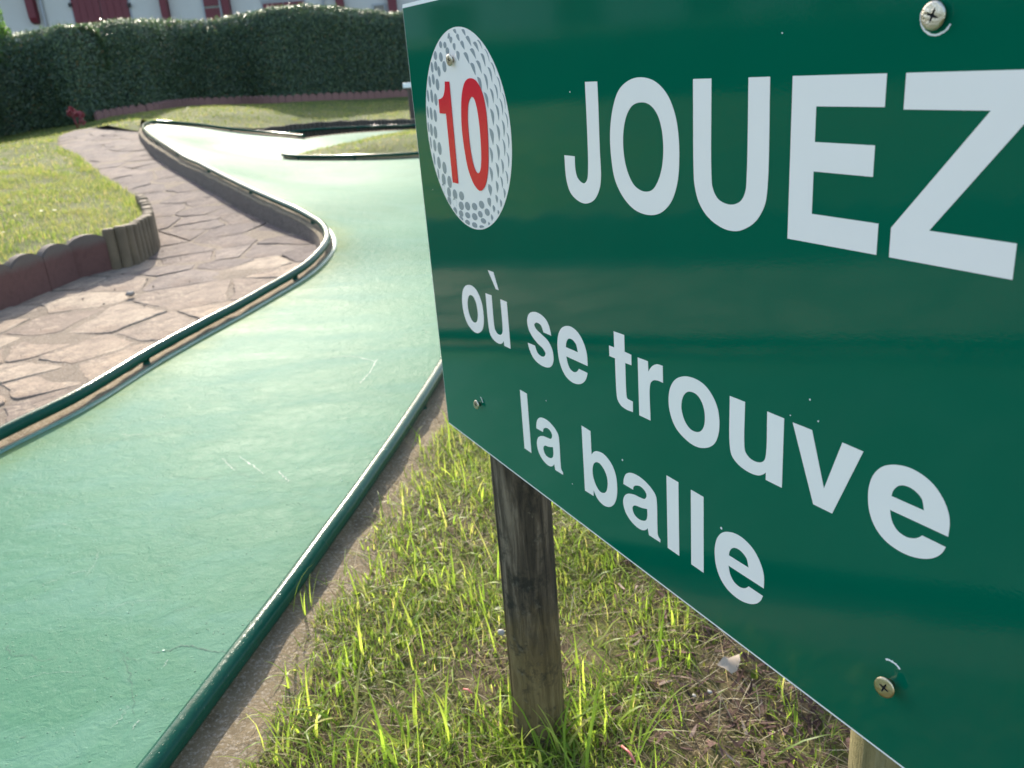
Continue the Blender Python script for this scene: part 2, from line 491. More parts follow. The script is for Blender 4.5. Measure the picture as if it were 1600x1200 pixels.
# --- retaining edge of the left lawn
E0 = np.array(W(0,487,0)); E1_ = np.array(W(133,433,0)); dE = (E1_ - E0) / np.linalg.norm(E1_ - E0)
EDGE = [tuple(E0 - dE * 3.6 + [-.9, 0, 0]), tuple(E0 - dE * 2.4 + [-.4, 0, 0]), tuple(E0 - dE * 1.2 + [-.1, 0, 0]), tuple(E0), tuple(E1_), W(183,420.5,0)]
LOGS = [W(183,420.5,0), W(205,416,0), W(222,408,0), W(235,396,.012), W(241,384,.025), W(240,369,.05), W(236,352,.085), W(230,338,.115), W(223,322,.13)]
PATH_L = [W(219,311,.145), W(196,296,.175), W(172,280,.21), W(146,262,.255), W(122,240,.305), W(100,232,.33), W(90,226,.345), W(91,216,.37), W(98,210,.39), W(116,204,.405), W(145,200,.415), W(175,198.5,.42), W(205,197,.43), W(222,196.5,.436)]

# ground-level line at the foot of the raised kerb
_py = np.array([-30, 4.2, 4.9, 5.4, 5.9, 6.27, 6.69, 7.2, 7.89, 9.13, 9.75, 10.32, 11.28, 12.3, 14]); _pz = np.array([0, 0, .0, .02, .05, .080, .115, .155, .205, .275, .31, .335, .375, .41, .43])
_ks = np.linspace(-.35, .35, 15)
def T_path(x, y):
    """the path climbs away from the camera; averaged so that it bends gently"""
    y = np.ravel(y).astype(float)
    return np.mean([np.interp(y + k, _py, _pz) for k in _ks], axis=0)

T_lawn = TPS([(p[0] - .05, p[1], .165) for p in EDGE] + [(p[0], p[1], .165) for p in LOGS[:-1:2]] + PATH_L[::2] +
             [W(0,215,.30), W(0,250,.28), W(0,300,.24), W(0,380,.19), W(60,300,.22), W(120,310,.19), W(100,192,.36), W(230,186,.48), W(220,178,.48), W(300,180,.42), W(300,167,.47), W(400,180,.33), W(400,163,.41),
              W(450,198,.13), W(512,193,.12), W(640,190,.12), W(640,165,.20), W(632,152,.29), W(520,157,.36), W(290,190.5,.38), W(350,197,.27), W(160,187,.43), W(345,180,.39), W(60,215,.31),
              (-6,4,.22), (-10,0,.18), (-6,-4,.12), (-14,6,.2), (-18,-2,.15), (-9,9,.25), (5,14,.15), (9,16,.2), (0,21,.33), (-10,22,.4), (-25,22,.3), (15,26,.3), (-30,0,.1), (10,11,.05), (20,12,.1), (-12,32,.4), (5,34,.4), (30,34,.3), (-30,-14,0.1), (-8,-14,0.1), (-35,34,.35)], 0.01)
T_verge = TPS([(p[0], p[1], 0.0) for p in RIGHT[::3]] + [(.3,1,.01), (1,1,.02), (.6,2.4,.03), (.2,2.0,.02), (2,3,.05), (3,0,.05), (8,2,.1), (6,6,.1), (12,-3,.1), (0,-3,0), (14,9,.1)], 0.01)

def rough_z(f, amp, s):
    def g(x, y):
        z = f(x, y)
        return z + np.array([amp * mnoise.noise(Vector((float(a_) * s, float(b_) * s, 0))) for a_, b_ in zip(np.ravel(x), np.ravel(y))])
    return g

# base ground out to the horizon, well below the sheets on top of it
g_ = 14
vs = []; fs = []
xs_ = np.r_[-400, -200, -100, -60, -40, 0, 40, 60, 100, 200, 400]
for j, y in enumerate(xs_):
    for i, x in enumerate(xs_):
        vs.append((x, y, -0.35 if max(abs(x), abs(y)) < 50 else -0.1))
n_ = len(xs_)
for j in range(n_ - 1):
    for i in range(n_ - 1):
        fs.append((j * n_ + i, j * n_ + i + 1, (j + 1) * n_ + i + 1, (j + 1) * n_ + i))
tag(mesh_obj('ground', vs, fs, MT['lawn']), kind='structure')

# painted track
poly = [p[:2] for p in LEFT_C] + [p[:2] for p in cat_rom(FAR, 4)] + [p[:2] for p in LANE_FAR] + [(6.5, 12.4), (6.5, 10.0)] + [tuple(p[:2]) for p in RIGHT_C[::-1]]
TRACK_POLY = poly
def zt(x, y): return T_track(x, y)
track = tag(sheet('track', poly, zt, MT['track'], 0.12, fine=(-4.6, 1.2, -1.4, 12.5), coarse=.5), kind='structure')

_co = np.array([v.co[:2] for v in track.data.vertices])
_d = np.full(len(_co), 9.0)
for i in range(0, len(_co), 3000): _d[i:i + 3000] = np.linalg.norm(_co[i:i + 3000, None] - LEFT_C[None, ::2, :2], axis=2).min(1)
at_ = track.data.attributes.new("edge", 'FLOAT', 'POINT'); at_.data.foreach_set('value', np.clip(1 - _d / .13, 0, 1).astype(np.float32))

# raised green lip along both edges of the track
def ribbon(name, line, prof, mat, zf=None, parent=None, close=False):
    """sweep a cross-section: prof = list of (offset to the left of travel, dz or absolute z function)"""
    P = np.asarray(line, float); n = len(P)
    T = np.gradient(P[:, :2], axis=0); T /= np.linalg.norm(T, axis=1)[:, None]
    N = np.stack([-T[:, 1], T[:, 0]], 1)
    V = []
    for i in range(n):
        for o_, dz in prof:
            x, y = P[i, :2] + N[i] * o_
            z = dz(x, y, P[i, 2]) if callable(dz) else P[i, 2] + dz
            V.append((x, y, z))
    k = len(prof)
    Fc = [(i * k + j, i * k + j + 1, (i + 1) * k + j + 1, (i + 1) * k + j) for i in range(n - 1) for j in range(k - 1)]
    return mesh_obj(name, V, Fc, mat, parent, True)
LINE_L = np.c_[LEFT_C[:, :2], zt(LEFT_C[:, 0], LEFT_C[:, 1])]
RC = resample(RIGHT_C, 0.05)
LINE_R = np.c_[RC[:, :2], zt(RC[:, 0], RC[:, 1])]
lipm = simple("lip paint", (0.035, 0.17, 0.12), 0.4, 0.3, 40, bump=0.003)
# travelling away from the camera, left = outside for the left edge
o1 = ribbon('painted_edge', LINE_L, [(-.008, .001), (-.003, .004), (.004, .0055), (.011, .004)], lipm)
o2 = ribbon('painted_edge', LINE_R, [(.006, .001), (.003, .006), (-.004, .008), (-.011, .005)], lipm)
for o in (o1, o2): o.parent = track

# kerbs
def wob(x, y, s=9, a_=.012): return a_ * mnoise.noise(Vector((x * s, y * s, 3.3)))
kp1 = [(.011, .003), (.03, lambda x, y, z: z + .003 + wob(x, y, 14, .006)), (.06, lambda x, y, z: z + .003 + wob(x, y)), (.075, lambda x, y, z: z - .008 + wob(x, y))]
kp2 = [(.074, lambda x, y, z: z - .010 + wob(x, y)), (.083, lambda x, y, z: min(z - .03, z * .5 + float(T_path(x, y)[0]) * .5) + wob(x, y)), (.095, lambda x, y, z: min(z - .05, float(T_path(x, y)[0]) - .05))]
k1 = tag(ribbon('kerb', LINE_L[::2], kp1, MT['kerb']), kind='structure')
k1b = tag(ribbon('kerb_wall', LINE_L[::2], kp2, MT['shadedwall']), kind='structure')  # brown concrete coloured darker to carry the shade on this face
def kz(d): return lambda x, y, z: z + d + wob(x, y, 14, .010)
k2 = tag(ribbon('kerb', LINE_R, [(-.011, .006), (-.035, kz(.002)), (-.06, kz(.003)), (-.09, kz(.002)), (-.12, kz(0)), (-.145, kz(-.004)), (-.17, kz(-.012)), (-.2, -.06)], MT['kerb']), kind='structure')
FARL = cat_rom(FAR + LANE_FAR[:4], 5)
FARLINE = np.c_[FARL[:, :2], zt(FARL[:, 0], FARL[:, 1])]
k3 = tag(ribbon('kerb', FARLINE, [(.0, .004), (.03, .008), (.08, .006), (.1, -.2)], MT['kerb']), kind='structure')

# crazy-paved path
off = []
for i in range(0, len(LEFT_C), 4):
    p = LEFT_C[i]; a0 = LEFT_C[max(i - 2, 0)]; a1 = LEFT_C[min(i + 2, len(LEFT_C) - 1)]
    t = (a1 - a0)[:2]; t /= np.linalg.norm(t); off.append((p[0] - t[1] * .075, p[1] + t[0] * .075))
iend = max(i for i, p in enumerate(off) if True)
# stop before the rail turns back over the top
off = [p for p in off[: len(off) - 5]]
edge_xy = [(p[0] - .02, p[1]) for p in EDGE]
PATH_POLY = off + [(W(236,189,.43)[0], W(236,189,.43)[1] + .2)] + [(p[0] + (.10 if i < 2 else 0), p[1] + (.4 if i < 4 else 0)) for i, p in enumerate(PATH_L[::-1])] + [p[:2] for p in LOGS[::-1]] + edge_xy[::-1][1:]
def zp(x, y): return T_path(x, y) - .0015
path = tag(sheet('path', PATH_POLY, rough_z(zp, .005, 3.0), MT['mortar'], 0.09), kind='structure')

def clip_half(poly, a_, b_):
    """keep the part of poly nearer to a_ than to b_"""
    m = ((a_[0] + b_[0]) / 2, (a_[1] + b_[1]) / 2); n = (b_[0] - a_[0], b_[1] - a_[1]); out = []
    for i in range(len(poly)):
        p, q_ = poly[i], poly[(i + 1) % len(poly)]
        dp = (p[0] - m[0]) * n[0] + (p[1] - m[1]) * n[1]; dq = (q_[0] - m[0]) * n[0] + (q_[1] - m[1]) * n[1]
        if dp <= 0: out.append(p)
        if (dp < 0 < dq) or (dq < 0 < dp):
            t = dp / (dp - dq); out.append((p[0] + t * (q_[0] - p[0]), p[1] + t * (q_[1] - p[1])))
    return out
PP = np.array(PATH_POLY)
seeds = []
rs = random.Random(11)
tries = 0
while tries < 9000 and len(seeds) < 150:
    tries += 1
    x = rs.uniform(PP[:, 0].min(), PP[:, 0].max()); y = rs.uniform(-.6, PP[:, 1].max())
    if not inside(PATH_POLY, np.array([x]), np.array([y]))[0]: continue
    dmin = rs.choice((.14, .22, .34, .46, .52))
    if all(((x - a_) * 1.25) ** 2 + ((y - b_) * .85) ** 2 > ((dmin + d_) / 2) ** 2 for a_, b_, d_ in seeds): seeds.append((x, y, dmin))
bord = resample(np.r_[PP, PP[:1]], .05)
for (x, y, d_) in seeds:
    poly = [(x - .5, y - .5), (x + .5, y - .5), (x + .5, y + .5), (x - .5, y + .5)]
    for (a_, b_, dd) in seeds:
        if (a_, b_) != (x, y) and abs(a_ - x) < 1.2 and abs(b_ - y) < 1.2:
            poly = clip_half(poly, (x, y), (a_, b_))
            if len(poly) < 3: break
    if len(poly) < 3: continue
    ring = resample(np.array(poly + poly[:1]), .03)[:-1]
    c = np.array((x, y))
    out = []
    for p in ring:
        v = p - c; L_ = np.linalg.norm(v)
        nz = mnoise.noise(Vector((p[0] * 6, p[1] * 6, 1.7))) * .024 + mnoise.noise(Vector((p[0] * 22, p[1] * 22, 5.1))) * .010
        s_ = max(.2, 1 - (.006 + abs(nz) * 1.1) / L_)
        out.append(c + v * s_ + np.array([nz * .3, -nz * .3]))
    out = np.array(out)
    ins = inside(PATH_POLY, out[:, 0], out[:, 1])
    if ins.sum() < 5: continue
    for i in np.where(~ins)[0]:
        j = np.argmin(np.linalg.norm(bord - out[i], axis=1)); w_ = bord[j] - c
        out[i] = c + w_ * max(0.1, 1 - .02 / max(np.linalg.norm(w_), .05))
    zc = float(T_path(c[0], c[1])[0])
    tx, ty = rs.uniform(-.022, .022), rs.uniform(-.022, .022); up = rs.uniform(.0002, .0032)
    zz = T_path(out[:, 0], out[:, 1])
    n = len(out)
    V = []
    for k_, (sc, dz) in enumerate(((1.0, -.03), (1.0, up - .003), (1 - .006 / .2, up))):
        for i in range(n):
            p = c + (out[i] - c) * sc
            V.append((p[0] - c[0], p[1] - c[1], zz[i] + dz - zc + (p[0] - c[0]) * tx + (p[1] - c[1]) * ty))
    Fc = [(r_ * n + i, r_ * n + (i + 1) % n, (r_ + 1) * n + (i + 1) % n, (r_ + 1) * n + i) for r_ in range(2) for i in range(n)]
    V.append((0, 0, up)); Fc += [(2 * n + i, 2 * n + (i + 1) % n, 3 * n) for i in range(n)]
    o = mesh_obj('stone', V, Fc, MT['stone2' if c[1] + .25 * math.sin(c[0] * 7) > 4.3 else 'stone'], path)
    o.location = (c[0], c[1], zc)

# lawns and verge
top = [p[:2] for p in LOGS] + [(p[0], p[1] - (.14 if i > 10 else 0)) for i, p in enumerate(PATH_L)]
corner = [W(222,192.5,.425)[:2], W(232,188.5,.435)[:2], W(262,188.5,.42)[:2], W(290,190.5,.38)[:2], W(350,197,.27)[:2], W(402,203,.17)[:2]]
wall = [W(402,202.5,.17), W(430,201.5,.14), W(450,200,.13), W(480,197.5,.12), W(512,195,.12), W(575,192,.12), W(645,190,.12)]
WALL = wall + [(wall[-1][0] + 1.5, wall[-1][1] + .1, .12), (wall[-1][0] + 4, wall[-1][1] + .1, .12)]
LAWN_POLY = [(p[0] - .03, p[1]) for p in EDGE[:-1]] + top + corner + [(p[0], p[1]) for p in WALL] + [(30, WALL[-1][1] + .5), (44, 40), (-44, 44), (-44, -14), (EDGE[0][0] - .5, -14)]
lawn = tag(sheet('lawn', LAWN_POLY, rough_z(lambda x, y: T_lawn(x, y) - .005, .02, 1.1), MT['lawn'], 0.3, fine=(-10, 4, -1, 18), coarse=2.5), kind='structure')
isl_poly = [p[:2] for p in ISL_LOW] + [p[:2] for p in ISL_TOP[::-1]]
T_isl = TPS([(p[0], p[1], .015) for p in ISL_LOW + ISL_TOP] + [W(560,236,.07), W(620,228,.09), (1.0, 10.3, .1)], .001)
island = tag(sheet('grass_island', isl_poly, lambda x, y: T_isl(x, y), MT['lawn'], 0.15), kind='structure')
RV = resample(RIGHT_C, .12)
VERGE_POLY = []
for i in range(len(RV)):
    t = (RV[min(i + 1, len(RV) - 1)] - RV[max(i - 1, 0)])[:2]; t /= np.linalg.norm(t)
    VERGE_POLY.append((RV[i][0] + t[1] * .13, RV[i][1] - t[0] * .13))
VERGE_POLY = VERGE_POLY[::-1] + [(-1.2, -6), (14, -6), (14, 9.2)]
zv = rough_z(lambda x, y: T_verge(x, y) - .004, .012, 5.0)
verge = tag(sheet('verge', VERGE_POLY, zv, MT['soil'], 0.05, fine=(-.7, 1.3, .3, 3.6), coarse=.6), kind='structure')
